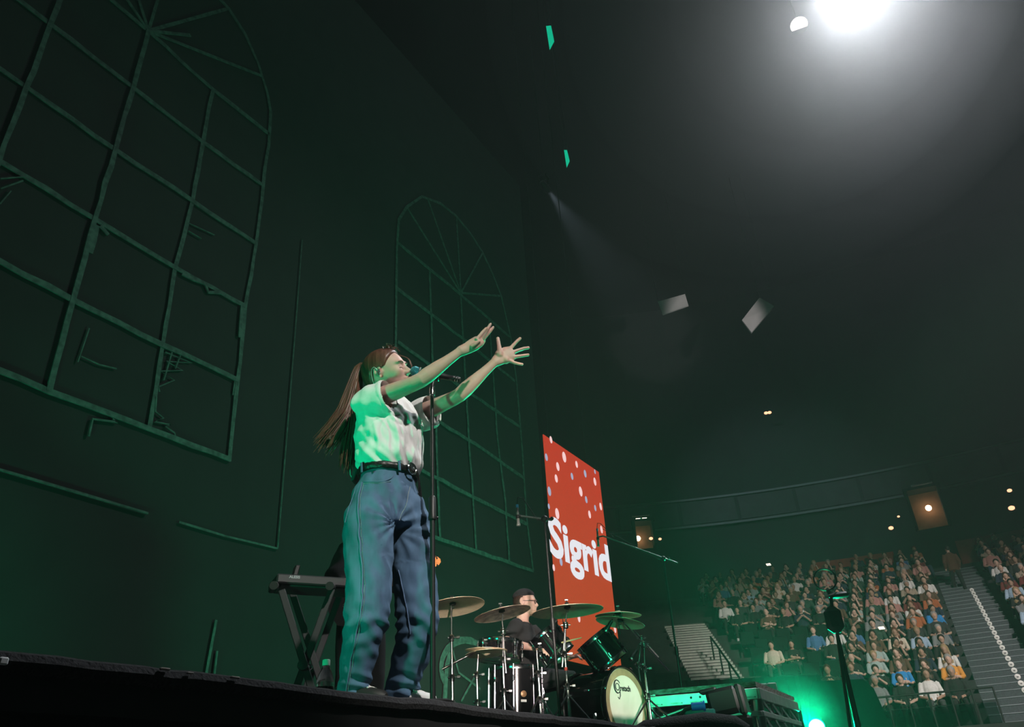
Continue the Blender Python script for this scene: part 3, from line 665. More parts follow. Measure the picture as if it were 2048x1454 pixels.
q = on_jeans([(746, 943)], .004)
if q: mb = MB(); mb.ell(q[0], .0055, None, 10, 6); mb.build('rivet', SILVER, jeans)
# belt with buckle, loops and loose end
bc = S(776, 951, 0); bN = nrm(Z1*1.0+SR*(-.06)-tF*.02)
mb = MB(); n = 60; ring = []
for i in range(n):
    th = 2*math.pi*i/n; rr = 1+.012*math.sin(i*2.1); ring.append(bc+tL*.146*rr*math.cos(th)+tF*.121*rr*math.sin(th)-bN*.0)
vs = []; fs = []
for i, p in enumerate(ring):
    o = nrm(p-bc); wz = .015+.0012*math.sin(i*1.7)
    for dz, do in ((-wz, .003), (-wz*.4, .009), (wz*.4, .009), (wz, .003), (wz, -.012), (-wz, -.012)): vs.append(p+bN*dz+o*do)
for i in range(n):
    j = (i+1) % n
    for k in range(6): fs.append((i*6+k, j*6+k, j*6+(k+1) % 6, i*6+(k+1) % 6))
mb.add(vs, fs); belt = mb.build('belt', mat('braided_black_leather', (0.012, 0.012, 0.012), 0.35, bump=0.35, scale=90), singer)
front = bc+tF*.132; uR = tL
mb = MB(); pts = [front+uR*.030*math.cos(t)*(1 if abs(math.cos(t)) < .7 else .95)+bN*.026*math.sin(t)+tF*.006 for t in np.linspace(0, 2*math.pi, 25)]
mb.tube(pts, .0045, 8); mb.build('buckle', SILVER, belt)
mb = MB(); mb.loft([(front+uR*.03+tF*.004, .013, .003, bN), (front+uR*.06-tF*.004-bN*.01, .013, .003, bN), (front+uR*.085-tF*.02-bN*.07, .013, .003, uR), (front+uR*.09-tF*.02-bN*.16, .012, .003, uR), (front+uR*.085-tF*.015-bN*.22, .008, .003, uR)], 8); mb.build('belt_end', mat('braided_black_leather', (0, 0, 0)), belt)
for (ca, sa) in ((-.45, .9), (.75, .66), (-.98, -.2)):
    p = bc+tL*.150*ca+tF*.125*sa; o = nrm(tL*ca/.15+tF*sa/.125); mb = MB(); mb.bev(p+o*.008-bN*.004, (.013, .006, .048), (np.cross(bN, o), o, bN), .002); mb.build('belt_loop', DENIM, jeans)
# radio pack on the back of the belt
pk = S(714, 946, .04); mb = MB(); mb.bev(pk, (.02, .062, .095), (AV(.95, -.3, .3), AV(.3, .95), nrm(Z1+SR*.22)), .004); pack = mb.build('radio_pack', mat('dark_grey_plastic', (0.06, 0.06, 0.065), 0.35), singer)
mb = MB(); mb.cyl(pk+Z1*.045, pk+Z1*.075+SR*.006, .006); mb.build('antenna_socket', STEEL, pack)
mb = MB(); c0 = pk+Z1*.06; mb.tube([c0, c0-SR*.02+Z1*.012, c0-SR*.034-Z1*.02, c0-SR*.03-Z1*.07, c0-SR*.012-Z1*.10], .0022, 6); mb.build('lead', mat('pale_lead', (0.5, 0.62, 0.58), 0.4), pack)
# trainers
SHOE = mat('trainer_lit', (0.75, 0.75, 0.76), 0.6)
for (ank, m, nm) in ((S(703, 1400, -.05), mat('trainer_shaded', (0.02, 0.02, 0.02), 0.6), 'R'), (S(803, 1402, .12), SHOE, 'L')):  # near shoe darkened for shade, far one whitened for its highlight
    a0 = np.array([ank[0], ank[1], ZD]); d = tF; mb = MB()
    mb.loft([(a0-d*.085+Z1*.045, .028, .035, tL), (a0-d*.06+Z1*.05, .036, .046, tL), (a0+Z1*.055, .04, .05, tL), (a0+d*.06+Z1*.042, .045, .038, tL), (a0+d*.12+Z1*.034, .046, .030, tL), (a0+d*.155+Z1*.03, .032, .024, tL), (a0+d*.17+Z1*.026, .012, .014, tL)], 16)
    sh = mb.build('trainer', m, singer)
    mb = MB(); mb.loft([(a0-d*.09+Z1*.014, .034, .013, tL), (a0+Z1*.013, .044, .013, tL), (a0+d*.12+Z1*.013, .05, .013, tL), (a0+d*.175+Z1*.016, .024, .012, tL)], 12); mb.build('sole', WHITEP, sh)
    mb = MB()
    for i in range(4): c = a0+d*(.045+.018*i)+Z1*(.085-.006*i); mb.tube([c-tL*.028, c+Z1*.004, c+tL*.028], .003, 6)
    mb.build('laces', WHITEP, sh)
# ================================================================== stage gear
X1 = np.array([1., 0, 0]); Y1 = np.array([0, 1., 0])
def deckp(x, d): p = at_d(x, 1400, d); p[2] = ZD; return p
# ---- vocal microphone on its straight stand
mp = S(864, 775, -.10); base = np.array([mp[0], mp[1], ZD])
st = thing('microphone_stand', base, 'slim black straight microphone stand in front of the singing woman', 'stand')
mb = MB(); mb.lathe(base, Z1, [(.0, .0), (.085, .0), (.085, .008), (.07, .014), (.03, .018), (0, .02)], 32); mb.build('base', BLACK, st)
zc = S(864, 1035, -.10)[2]; zt = mp[2]-.01
mb = MB(); mb.cyl(base+Z1*.02, (base[0], base[1], zc), .0115, n=14); mb.build('lower_tube', BLACK, st)
mb = MB(); mb.cyl((base[0], base[1], zc), (base[0], base[1], zt), .0085, n=14); mb.build('upper_tube', BLACK, st)
mb = MB(); mb.lathe((base[0], base[1], zc-.01), Z1, [(.0, 0), (.018, 0), (.019, .012), (.0165, .02), (.0165, .10), (.012, .108), (0, .108)], 16); mb.ell((base[0]+.02, base[1]-.012, zc+.002), .006); mb.build('height_clutch', BLACK, st)
mb = MB(); mb.lathe((base[0], base[1], zt-.035), Z1, [(.009, 0), (.0135, .004), (.0135, .04), (.010, .05), (0, .052)], 14); mb.build('top_thread', CHROME, st)
m0 = S(822, 741, -.075); m1 = S(918, 759, -.10); md = nrm(m1-m0)
mb = MB(); c = S(868, 753, -.09); mb.lathe(c-md*.03, md, [(.016, 0), (.021, .003), (.021, .055), (.016, .058)], 16, True); mb.cyl(c-Z1*.005, (base[0], base[1], zt+.005), .009); mb.cyl(c-Z1*.02-np.cross(md, Z1)*.018, c-Z1*.02+np.cross(md, Z1)*.018, .006); mb.build('clip', BLACK, st)
mic = thing('microphone', m0, 'black handheld vocal microphone with teal grille at the singing woman\'s mouth', 'microphone')
mb = MB(); mb.lathe(m0+md*.02, md, [(.0, .027), (.0165, .03), (.0175, .045), (.0165, .075), (.0135, .15), (.0125, .185), (.0135, .187), (.0135, .196), (.0125, .198), (.0125, .222), (.010, .226), (0, .227)], 20); mb.build('handle', BLACK, mic)
TEAL = mat('teal_grille', (0.05, 0.32, 0.40), 0.35, 0.6, bump=1.0, scale=400)
mb = MB(); mb.ell(m0+md*.022, (.026, .0255, .0255), (md, np.cross(md, Z1), np.cross(md, np.cross(md, Z1))), 20, 14); mb.build('grille', TEAL, mic)
mb = MB(); mb.torus(m0+md*.044, md, .0215, .0035, 20, 8); mb.build('ring', STEEL, mic)
mb = MB(); mb.torus(m1-md*.018, md, .013, .002, 16, 6); mb.torus(m1-md*.006, md, .0125, .0018, 16, 6); mb.build('end_ring', CHROME, mic)

# ---- keyboard stand (double X) and keyboard
kd = 4.75; P = lambda x, y, d=kd: at_d(x, y, d)
kv = nrm(np.array([P(600, 1200)[0], P(600, 1200)[1], 0])); kr = np.array([kv[1], -kv[0], 0])
kb0 = deckp(620, kd); ks = thing('keyboard_stand', kb0, 'black double X-braced keyboard stand behind the water bottle', 'stand')
KST = mat('satin_black_steel', (0.03, 0.03, 0.032), 0.35)
def bar(pa, pb, w, name, dq):
    a = P(*pa, kd+dq); b = P(*pb, kd+dq); t = nrm(b-a); mb = MB(); s = nrm(np.cross(t, kv)); mb.bev((a+b)/2, (np.linalg.norm(b-a), w, w*.55), (t, s, kv), .004); return mb.build(name, KST, ks, False)
for dq in (-.05, .32):
    sx = 0 if dq < 0 else 20
    bar((563+sx, 1180), (645+sx*1.2, 1449), .04, 'leg', dq); bar((664+sx, 1178), (566+sx, 1449), .04, 'leg', dq+.03)
for (xa, ya) in ((548, 1171), (660, 1172)):
    mb = MB(); a = P(xa, ya, kd-.12); b = P(xa+16, ya+5, kd+.42); mb.cyl(a, b, .019, n=14); rail = mb.build('support_tube', KST, ks)
    for e, t in ((a, nrm(a-b)), (b, nrm(b-a))):
        mb = MB(); mb.cyl(e-t*.03, e+t*.02, .024, n=14); mb.build('end_cap', RUBBER, rail)
hub = P(605, 1332, kd-.06); mb = MB(); mb.cyl(hub-kv*.03, hub+kv*.42, .012); mb.lathe(hub-kv*.05, kv, [(0, 0), (.028, .002), (.03, .02), (0, .022)], 12); mb.build('pivot_bolt', KST, ks)
mb = MB(); q = P(619, 1334, kd-.05); mb.torus(q, kv, .012, .005, 14, 6); mb.build('locking_ring', CHROME, ks)
kbz = P(600, 1160)[2]
kc = P(650, 1158, kd+.15); kax = nrm(kr*.98+kv*.2); kay = np.cross(Z1, kax)
kb = thing('keyboard', kc, 'small dark keyboard with white maker\'s lettering on the double X stand', 'keyboard')
kz = P(655, 1172, kd)[2]+.035
kc = np.array([kc[0], kc[1], kz]); 
mb = MB(); mb.bev(kc, (.62, .26, .055), (kax, kay, Z1), .008); mb.build('body', mat('keyboard_shell', (0.035, 0.036, 0.038), 0.35), kb)
mb = MB(); mb.bev(kc-Z1*.03, (.56, .2, .012), (kax, kay, Z1), .004); mb.build('base_plate', mat('keyboard_base', (0.06, 0.065, 0.065), 0.5), kb)
for i in range(21):
    mb = MB(); mb.bev(kc+kax*(-.27+.027*i)+kay*.055+Z1*.030, (.0245, .11, .010), (kax, kay, Z1), .002); mb.build('key', WHITEP, kb, False)
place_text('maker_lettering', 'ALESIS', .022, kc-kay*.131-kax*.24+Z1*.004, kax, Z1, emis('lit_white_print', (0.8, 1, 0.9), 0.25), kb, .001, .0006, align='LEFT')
mb = MB(); mb.bev(P(590, 1148, kd+.1), (.03, .06, .1), (kax, kay, nrm(Z1+kax*.2)), .006); mb.build('wheel_block', BLACK, kb)

# ---- water bottle
bt = deckp(648, 3.62); bt = at_z(650, 1402, ZD) if False else bt
wb_ = thing('water_bottle', bt, 'clear plastic water bottle with screw cap standing on the stage floor', 'bottle')
sc_ = 1.12
prof = [(0, .0), (.030, 0), (.034, .006), (.034, .02), (.032, .026), (.034, .032), (.034, .11), (.033, .125), (.027, .15), (.016, .172), (.0125, .178), (.0125, .19)]
mb = MB(); mb.lathe(bt, Z1, [(r*sc_, h*sc_) for r, h in prof], 28); mb.build('body', GLASSP, wb_)
mb = MB(); mb.lathe(bt, Z1, [(0, .005), (.029, .005), (.031, .02), (.0315, .11), (.030, .12), (0, .12)], 24); mb.build('water', mat('water', (0.92, 1, 0.98), 0.02, trans=1.0), wb_)
mb = MB(); mb.lathe(bt+Z1*.205, Z1, [(0, 0), (.0165, 0), (.0165, .022), (.014, .025), (0, .025)], 20); mb.build('cap', mat('pale_cap', (0.5, 0.6, 0.55), 0.4), wb_)
mb = MB(); mb.lathe(bt+Z1*.04, Z1, [(.0385, 0), (.0388, .005), (.0388, .06), (.0385, .065)], 28); mb.build('label_band', mat('printed_label', (0.12, 0.22, 0.2), 0.5, col2=(0.5, 0.55, 0.5), scale=60), wb_)
vb = nrm(np.array([bt[0], bt[1], 0])); rb_ = np.array([vb[1], -vb[0], 0])
place_text('label_lettering', 'Voluic', .020, bt-vb*.0395+Z1*.075, rb_, Z1, WHITEP, wb_, .0005, .0003)

# ---- generic clothed figure for the band
def figure(name, label, J, F, Fh, top, legs, skin=SKIN, voxs=.009, s=1.0, hair=None, sleeve=.5, loc=None, cat='person', hands=((.4, .1), (.4, .1)), palm=None, headscale=1.06):
    L = nrm(np.cross(Z1, F)); o = thing(name, loc if loc is not None else (J['pel'][0], J['pel'][1], ZD), label, cat)
    A = frame(Fh); mb = MB(); P_, fs_ = head_local(72, 54); mb.add(J['head']+(P_*headscale)@A, fs_); ears(mb, J['head'], A, headscale, k=1.3)
    mb.loft([(J['head']+np.array([-.02, 0, -.04])@A, .055*s, .058*s, L), (J['neck'], .06*s, .062*s, L), (J['neck']-Z1*.05, .1*s, .08*s, L)], 14)
    mb.loft([(J['neck']-Z1*.03, .11*s, .08*s, L), (J['chest'], .17*s, .11*s, L), (J['pel']+Z1*.1, .14*s, .10*s, L), (J['pel'], .16*s, .11*s, L)], 16)
    for k in ('R', 'L'):
        sh, el, wr = J['sh'+k], J['el'+k], J['wr'+k]; arm(mb, sh, el, wr, Z1 if abs(nrm(el-sh)[2]) < .8 else F, 1.15*s, 12)
        hd_ = J.get('hd'+k, wr-el); pm = J.get('pm'+k, -Z1 if abs(nrm(hd_)[2]) < .8 else L*(-1 if k == 'L' else 1)); hand(mb, wr, hd_, pm, 1.02*s, hands[0][0], hands[0][1], 1 if k == 'R' else -1)
        hp_, kn, an = J['hp'+k], J['kn'+k], J['an'+k]
        mb.loft([(hp_, .085*s, .09*s, L), (hp_+(kn-hp_)*.5, .078*s, .08*s, L), (kn, .055*s, .06*s, L), (kn+(an-kn)*.35, .052*s, .055*s, L), (an, .035*s, .04*s, L)], 12)
    me = vox(mb, voxs, 1, [skin]); shift(me, ORG[o.as_pointer()]); put('body', me, o)
    mb = MB(); mb.loft([(J['neck']-Z1*.025, .09*s, .075*s, L), (J['neck']-Z1*.06, .15*s, .10*s, L), (J['chest'], .20*s, .135*s, L), ((J['chest']+J['pel'])/2, .19*s, .135*s, L), (J['pel']+Z1*.04, .19*s, .14*s, L), (J['pel']-Z1*.06, .18*s, .13*s, L)], 20)
    for k in ('R', 'L'):
        u = J['el'+k]-J['sh'+k]; w = J['wr'+k]-J['el'+k]; q = [(J['sh'+k]-u*.25, .055*s, .06*s, F), (J['sh'+k], .075*s, .08*s, F), (J['sh'+k]+u*min(1, sleeve), .066*s, .068*s, F)]
        if sleeve > 1: q += [(J['el'+k]+w*.3, .056*s, .056*s, F), (J['el'+k]+w*(sleeve-1), .042*s, .042*s, F)]
        mb.loft(q, 14)
    me = vox(mb, voxs*1.2, 3, [top]); folds(me, .006*s, lambda a: np.sin(a[:, 2]*45+4*np.sin(a[:, 0]*13))*np.sin(a[:, 0]*22+a[:, 1]*17)); shift(me, ORG[o.as_pointer()]); put('top', me, o)
    mb = MB(); mb.loft([(J['pel']+Z1*.06, .165*s, .125*s, L), (J['pel']-Z1*.02, .18*s, .14*s, L), (J['pel']-Z1*.1, .15*s, .12*s, L)], 16)
    for k in ('R', 'L'):
        hp_, kn, an = J['hp'+k], J['kn'+k], J['an'+k]; mb.loft([(hp_+Z1*.02, .1*s, .1*s, L), (hp_+(kn-hp_)*.5, .092*s, .095*s, L), (kn, .074*s, .078*s, L), (kn+(an-kn)*.5, .068*s, .07*s, L), (an, .058*s, .058*s, L)], 14)
    me = vox(mb, voxs*1.2, 3, [legs]); shift(me, ORG[o.as_pointer()]); put('trousers', me, o)
    for k in ('R', 'L'):
        a0 = J['an'+k]; d = nrm(np.array([F[0], F[1], 0])); mb = MB(); mb.loft([(a0-d*.07-Z1*.04, .035, .03, L), (a0-Z1*.035, .045, .045, L), (a0+d*.09-Z1*.05, .05, .032, L), (a0+d*.17-Z1*.06, .04, .022, L)], 10); mb.build('shoe', RUBBER, o)
    return o, A
BTEE = mat('black_tee', (0.014, 0.015, 0.015), 0.95); BJEAN = mat('black_jeans', (0.016, 0.017, 0.019), 0.9)
# guitarist, standing behind the singer
gp = deckp(716, 5.75); gv = nrm(np.array([gp[0], gp[1], 0])); gr = np.array([gv[1], -gv[0], 0])
def G(r, a, z): return gp+gr*r+gv*a+Z1*z
gF = nrm(gr*.75-gv*.65); 
J = dict(head=G(.04, -.05, 1.50), neck=G(0, 0, 1.36), chest=G(0, 0, 1.16), pel=G(0, .02, .86), shR=G(-.12, -.13, 1.29), shL=G(.12, .14, 1.29), elR=G(-.20, -.25, 1.06), wrR=G(.0, -.24, .95), elL=G(.26, .02, 1.08), wrL=G(.36, -.14, 1.14),
         hpR=G(-.07, -.06, .82), hpL=G(.07, .06, .82), knR=G(-.08, -.12, .46), knL=G(.10, .02, .46), anR=G(-.10, -.08, .09), anL=G(.10, .08, .09))
gu, gA = figure('person', 'guitarist in black clothes standing half hidden behind the singing woman', J, gF, nrm(gF-Z1*.25), BTEE, BJEAN, sleeve=1.92, loc=gp)
hair_cap(J['head'], gA, 1.06, .016, lambda p: min((.045-.3*max(0, .07-p[2])-p[0])/.012, (p[2]+.05)/.012), 48, 36).build('hair', HAIRD, gu)
GB = G(-.02, -.27, .93); nk1 = at_d(853, 1129, math.hypot(*(G(.5, -.3, 1)[:2]))); gd = nrm(nk1-GB); gt = thing('electric_guitar', GB, 'electric guitar with orange wooden headstock peeking out behind the microphone stand', 'guitar')
gn = nrm(gF-gd*np.dot(gF, gd)); gw = np.cross(gd, gn)
out = [(-.22, .0), (-.20, .10), (-.12, .155), (-.03, .13), (.02, .105), (.08, .12), (.15, .14), (.19, .10), (.15, .05), (.10, .025), (.10, -.025), (.15, -.05), (.17, -.09), (.12, -.13), (.05, -.115), (.0, -.11), (-.06, -.14), (-.14, -.16), (-.20, -.09)]
mb = MB(); mb.prism([GB+gd*x+gw*y-gn*.02 for x, y in out], gn*.042); mb.build('body', mat('guitar_black_gloss', (0.01, 0.01, 0.01), 0.15), gt, False)
MAPLE = mat('orange_maple', (0.62, 0.22, 0.07), 0.35, noise=0.25, scale=20, stretch=(1, 1, 4))
mb = MB(); ln = np.linalg.norm(nk1-GB); mb.loft([(GB+gd*.08+gn*.018, .028, .011, gw), (GB+gd*(ln-.02)+gn*.018, .022, .010, gw)], 10); mb.build('neck', MAPLE, gt)
hs = GB+gd*ln+gn*.012
mb = MB(); mb.prism([hs+gd*x+gw*y for x, y in ((-.02, .02), (.015, .034), (.075, .034), (.095, .022), (.10, 0), (.09, -.02), (.05, -.026), (-.02, -.02))], gn*.016); head_ = mb.build('headstock', MAPLE, gt, False)
for i in range(6):
    c = hs+gd*(.008+.014*i)+gw*(.026 if i % 2 == 0 else -.018); mb = MB(); mb.cyl(c+gn*.004, c+gn*.03, .005, n=8); sgn = 1 if i % 2 == 0 else -1; mb.bev(c+gw*sgn*.016+gn*.008, (.008, .014, .008), (gd, gw, gn), .003); mb.build('tuning_peg', CHROME, head_)
for i in range(6):
    mb = MB(); o_ = gw*(-.014+.0056*i); mb.cyl(GB-gd*.12+gn*.03+o_, hs+gd*.02+gn*.018+o_, .0008, n=4); mb.build('string', STEEL, gt)
mb = MB(); mb.tube([GB-gd*.2, G(-.22, -.1, 1.1), J['shR']+Z1*.07, J['neck']+gv*.1, J['shL']-Z1*.05, GB+gd*.16], .012, 6); mb.build('strap', BLACKM, gt)

# ---- drum kit
def strip_wall(): pass
KD = 7.0
bdc = at_d(1252, 1413, KD); bdc[2] = ZD+.31
bn = nrm(np.array([-.208, -.978, 0])); bx_ = np.array([-bn[1], bn[0], 0])   # bx_: to the viewer's right when facing the head
bx_ = nrm(np.cross(Z1, bn))
BR = .285
bd = thing('bass_drum', (bdc[0], bdc[1], ZD), 'black bass drum with a cream front head and script logo', 'drum')
mb = MB(); mb.lathe(bdc, -bn, [(BR-.012, .03), (BR, .03), (BR, .43), (BR-.012, .43)], 48); mb.build('shell', SHELL, bd)
for h in (.0, .455):
    mb = MB(); mb.lathe(bdc-bn*h, bn, [(BR+.003, -.022), (BR+.018, -.02), (BR+.02, .016), (BR+.006, .02), (BR+.001, .01)], 48, True); mb.build('hoop', SHELL, bd)
    mb = MB(); mb.torus(bdc-bn*(h+.025 if h < .1 else h-.025), bn, BR+.006, .008, 48, 8); mb.build('silver_ring', CHROME, bd)
HEADM = mat('aged_drum_head', (0.74, 0.70, 0.60), 0.7, noise=0.10, scale=5)
mb = MB(); mb.lathe(bdc, bn, [(BR+.001, -.008), (BR-.004, .006), (BR-.03, .008), (0, .008)], 48); hd_ = mb.build('front_head', HEADM, bd)
mb = MB(); mb.lathe(bdc, bn, [(BR-.004, .0085), (BR-.05, .0095), (BR-.058, .0085)], 48); mb.build('tan_border', mat('tan_border', (0.42, 0.30, 0.17), 0.7, noise=0.35, scale=9), hd_)
INK = mat('black_print', (0.012, 0.012, 0.012), 0.6)
lc = bdc+bn*.0105-bx_*.075+Z1*.125
place_text('logo_lettering', 'retsch', .062, lc+bx_*.005-Z1*.02, bx_, Z1, INK, hd_, .0006, .0018, fit=(.95, 1.0), align='LEFT')
mb = MB()
mb.tube([lc+bx_*(-.03+.043*math.cos(a))+Z1*(.01+.05*math.sin(a)) for a in np.linspace(.55, 5.6, 26)], [.002+.005*math.sin(math.pi*i/25) for i in range(26)], 6)
mb.tube([lc+bx_*(-.028+.026*math.cos(a))+Z1*(.008+.026*math.sin(a)) for a in np.linspace(0, 6.28, 20)], .0035, 6)
mb.tube([lc+bx_*.0-Z1*.015, lc-bx_*.0-Z1*.06, lc-bx_*.02-Z1*.085, lc-bx_*.035-Z1*.07], .0035, 6); mb.build('logo_initial', INK, hd_)
for i in range(8):
    a = 2*math.pi*(i+.5)/8; e = bx_*math.cos(a)+Z1*math.sin(a)
    mb = MB(); mb.cyl(bdc+e*(BR+.018)-bn*.01, bdc+e*(BR+.018)-bn*.16, .004, n=8); mb.bev(bdc+e*(BR+.02)-bn*.17, (.022, .022, .055), (e, np.cross(bn, e), bn), .006); mb.bev(bdc+e*(BR+.021)+bn*.002, (.016, .03, .05), (e, np.cross(bn, e), bn), .006); mb.build('lug', CHROME, bd)
for s in (-1, 1):
    mb = MB(); a = bdc+bx_*s*BR*.93-Z1*.08-bn*.12; b = np.array([*(bdc+bx_*s*(BR+.16)+bn*.10)[:2], ZD+.008]); mb.cyl(a, b, .009); mb.ell(b, .014); mb.bev(a, (.04, .04, .06), None, .01); mb.build('spur', CHROME, bd)

def drum(name, c, ax, r, h, label, group=None, legs=0, badge=None, headm=None, lugs=8):
    ax = nrm(ax); o = thing(name, (c[0], c[1], ZD if legs else c[2]-h/2), label, 'drum'); 
    mb = MB(); mb.lathe(c, ax, [(r-.01, -h/2), (r, -h/2), (r, h/2), (r-.01, h/2)], 36); mb.build('shell', SHELL, o)
    for s in (-1, 1):
        mb = MB(); mb.lathe(c+ax*s*h/2, ax*s, [(r+.001, -.022), (r+.007, -.024), (r+.007, .006), (r+.011, .012), (r+.003, .013), (r+.001, .0)], 36, True); mb.build('hoop', CHROME, o)
        mb = MB(); mb.lathe(c+ax*s*h/2, ax*s, [(r, -.004), (r-.006, .003), (0, .003)], 36); mb.build('head', headm or mat('smoke_head', (0.05, 0.055, 0.055), 0.35), o)
    e0 = nrm(np.cross(ax, [.3, .9, .2])); g0 = np.cross(ax, e0)
    for i in range(lugs):
        e = e0*math.cos(2*math.pi*i/lugs)+g0*math.sin(2*math.pi*i/lugs); mb = MB()
        for s in (-1, 1): mb.bev(c+e*(r+.012)+ax*s*h*.27, (.022, .02, .045), (e, np.cross(ax, e), ax), .006); mb.cyl(c+e*(r+.012), c+e*(r+.012)+ax*s*(h/2+.012), .003, n=6)
        mb.build('lug', CHROME, o)
    if badge is not None:
        mb = MB(); b = nrm(V3(badge)-ax*np.dot(badge, ax)); mb.lathe(c+b*(r+.001), b, [(0, 0), (.024, 0), (.024, .003), (.02, .005), (0, .005)], 20); mb.build('badge', mat('brown_badge', (0.35, 0.2, 0.1), 0.4, 0.4), o)
        mb = MB(); mb.bev(c+b*(r+.002)-ax*.05, (.045, .004, .018), (np.cross(ax, b), b, ax), .001); mb.build('badge_plate', WHITEP, o)
    if legs:
        for i in range(3):
            a = 2*math.pi*i/3+.4; e = e0*math.cos(a)+g0*math.sin(a); p = c+e*(r+.02); mb = MB(); mb.cyl(p+ax*h*.15, (p[0]+e[0]*.05, p[1]+e[1]*.05, ZD+.01), .007); mb.bev(p, (.03, .03, .06), None, .008); mb.ell((p[0]+e[0]*.05, p[1]+e[1]*.05, ZD+.012), .014); mb.build('leg', CHROME, o)
    return o
ft = at_d(1030, 1370, 6.75); ft[2] = ZD+.40
drum('floor_tom', ft, (0.02, -.04, 1), .205, .42, 'black floor tom on three legs with round brown badge', legs=1, badge=-FH*1.0+R0*.35)
drum('rack_tom', at_d(1205, 1302, 7.15), nrm(np.array([-.30, .45, .80])), .165, .25, 'black rack tom tilted above the bass drum', lugs=6)
drum('rack_tom', at_d(1102, 1290, 7.2), nrm(np.array([-.25, .45, .80])), .15, .22, 'smaller black rack tom behind the green-lit crash cymbal', lugs=6)
drum('floor_tom', np.array([*at_d(1180, 1360, 7.5)[:2], ZD+.42]), (0, 0, 1), .19, .36, 'black floor tom in the shade behind the bass drum', legs=1)
sn = at_d(1000, 1302, 7.0); drum('snare_drum', sn, (.05, -.05, 1), .18, .14, 'shallow snare drum between the hi-hat and the drummer', headm=mat('coated_head', (0.7, 0.68, 0.62), 0.7))
mb = MB(); o = thing('snare_stand', (sn[0], sn[1], ZD), 'low chrome tripod stand under the snare drum', 'stand')
mb.cyl((sn[0], sn[1], ZD+.15), sn-Z1*.09, .012); mb.build('tube', CHROME, o)
for i in range(3):
    a = 2.1*i; e = np.array([math.cos(a), math.sin(a), 0]); mb = MB(); mb.cyl((sn[0], sn[1], ZD+.3), np.array([sn[0], sn[1], ZD+.012])+e*.26, .008); mb.build('leg', CHROME, o)
    mb = MB(); mb.cyl(sn-Z1*.09, sn-Z1*.05+e*.19, .007); mb.build('basket_arm', CHROME, o)

def cymbal_stand(px, d, top, name, label, spread=.3, boom=None, marks=(), tilt=None):
    b = deckp(px, d); o = thing(name, b, label, 'stand'); T = V3(top); z1 = T[2]
    px_top = np.array([b[0], b[1], z1]) if boom is None else V3(boom); H = px_top[2]-ZD
    mb = MB(); mb.cyl(b+Z1*.12, b+Z1*H*.48, .0125, n=12); mb.build('lower_tube', CHROME, o)
    mb = MB(); mb.cyl(b+Z1*H*.46, b+Z1*H*.75, .0098, n=12); mb.build('middle_tube', CHROME, o)
    mb = MB(); mb.cyl(b+Z1*H*.73, px_top, .007, n=10); mb.build('upper_tube', CHROME, o)
    for h in (.48, .75):
        c = b+Z1*H*h; mb = MB(); mb.lathe(c-Z1*.03, Z1, [(.013, 0), (.02, .004), (.02, .045), (.014, .052)], 12, True); mb.cyl(c, c+R0*.045, .005, n=8); mb.bev(c+R0*.05, (.03, .01, .022), (R0, FH, Z1), .004); mb.ell(c-R0*.025, .01); mb.build('wing_clamp', CHROME, o)
    for i in range(3):
        a = 2.1*i+.5; e = np.array([math.cos(a), math.sin(a), 0]); f = b+e*spread+Z1*.015; mb = MB(); mb.cyl(b+Z1*.36, f, .0075, n=8); mb.cyl(b+Z1*.13, b+(f-b)*.55+Z1*.10, .005, n=6); lg = mb.build('leg', CHROME, o)
        mb = MB(); mb.ell(f, (.017, .017, .015), None, 8, 6); mb.build('rubber_foot', RUBBER, lg)
    if boom is not None:
        dv = nrm(T-px_top); q = px_top-dv*.32; mb = MB(); mb.cyl(q, T-dv*.02, .0065, n=10); mb.cyl(q, q+dv*.18, .0095, n=10); mb.build('boom_arm', CHROME, o)
        mb = MB(); mb.lathe(px_top-Z1*.03, Z1, [(.01, 0), (.022, .005), (.022, .05), (.01, .055)], 12, True); mb.ell(px_top, .024); mb.cyl(px_top-R0*.04, px_top+R0*.04, .006); mb.build('boom_clamp', CHROME, o)
    n = nrm(tilt if tilt is not None else (0, 0, 1))
    mb = MB(); mb.cyl(T-n*.05, T+n*.05, .004, n=8); mb.lathe(T-n*.05, n, [(.0, 0), (.012, .002), (.014, .02), (.008, .03), (0, .032)], 12); mb.build('tilter', CHROME, o)
    mb = MB(); mb.lathe(T+n*.014, n, [(0, 0), (.016, 0), (.016, .014), (0, .015)], 12); mb.lathe(T-n*.016, n, [(0, 0), (.016, 0), (.016, .012), (0, .013)], 12); mb.build('felt', BLACKM, o)
    mb = MB(); mb.bev(T+n*.048, (.032, .008, .016), (R0, FH, n), .003); mb.build('wing_nut', CHROME, o)
    return o
def cymbal(c, n, r, label, m=BRONZE, name='cymbal'):
    c = V3(c); n = nrm(n); o = thing(name, c, label, 'cymbal')
    pr = [(.006, .012), (r*.1, .010), (r*.17, .002), (r*.2, -.003)]+[(r*(.2+.8*t), -.003-.035*t**1.5*(r/.25)) for t in np.linspace(.1, 1, 9)]
    mb = MB(); mb.lathe(c, n, pr+[(q, h-.0022) for q, h in pr[::-1]], 64); x = mb.build('bow', m, o)
    mb = MB()
    for t in np.linspace(.3, .96, 16): mb.torus(c+n*(-.0042-.035*t**1.5*(r/.25)*((t-.2)/.8)**0), n, r*t*.999, .0006, 64, 4) if False else None
    mb.lathe(c-n*.0, n, [(.007, -.004), (.026, -.004), (.026, -.02), (.02, -.022), (.007, -.022)], 20, True); mb.build('cup_washer', BLACKM, o)
    return o
def ctop(x, y, d): return at_d(x, y, d)
toCam = lambda p: nrm(EYE-V3(p))
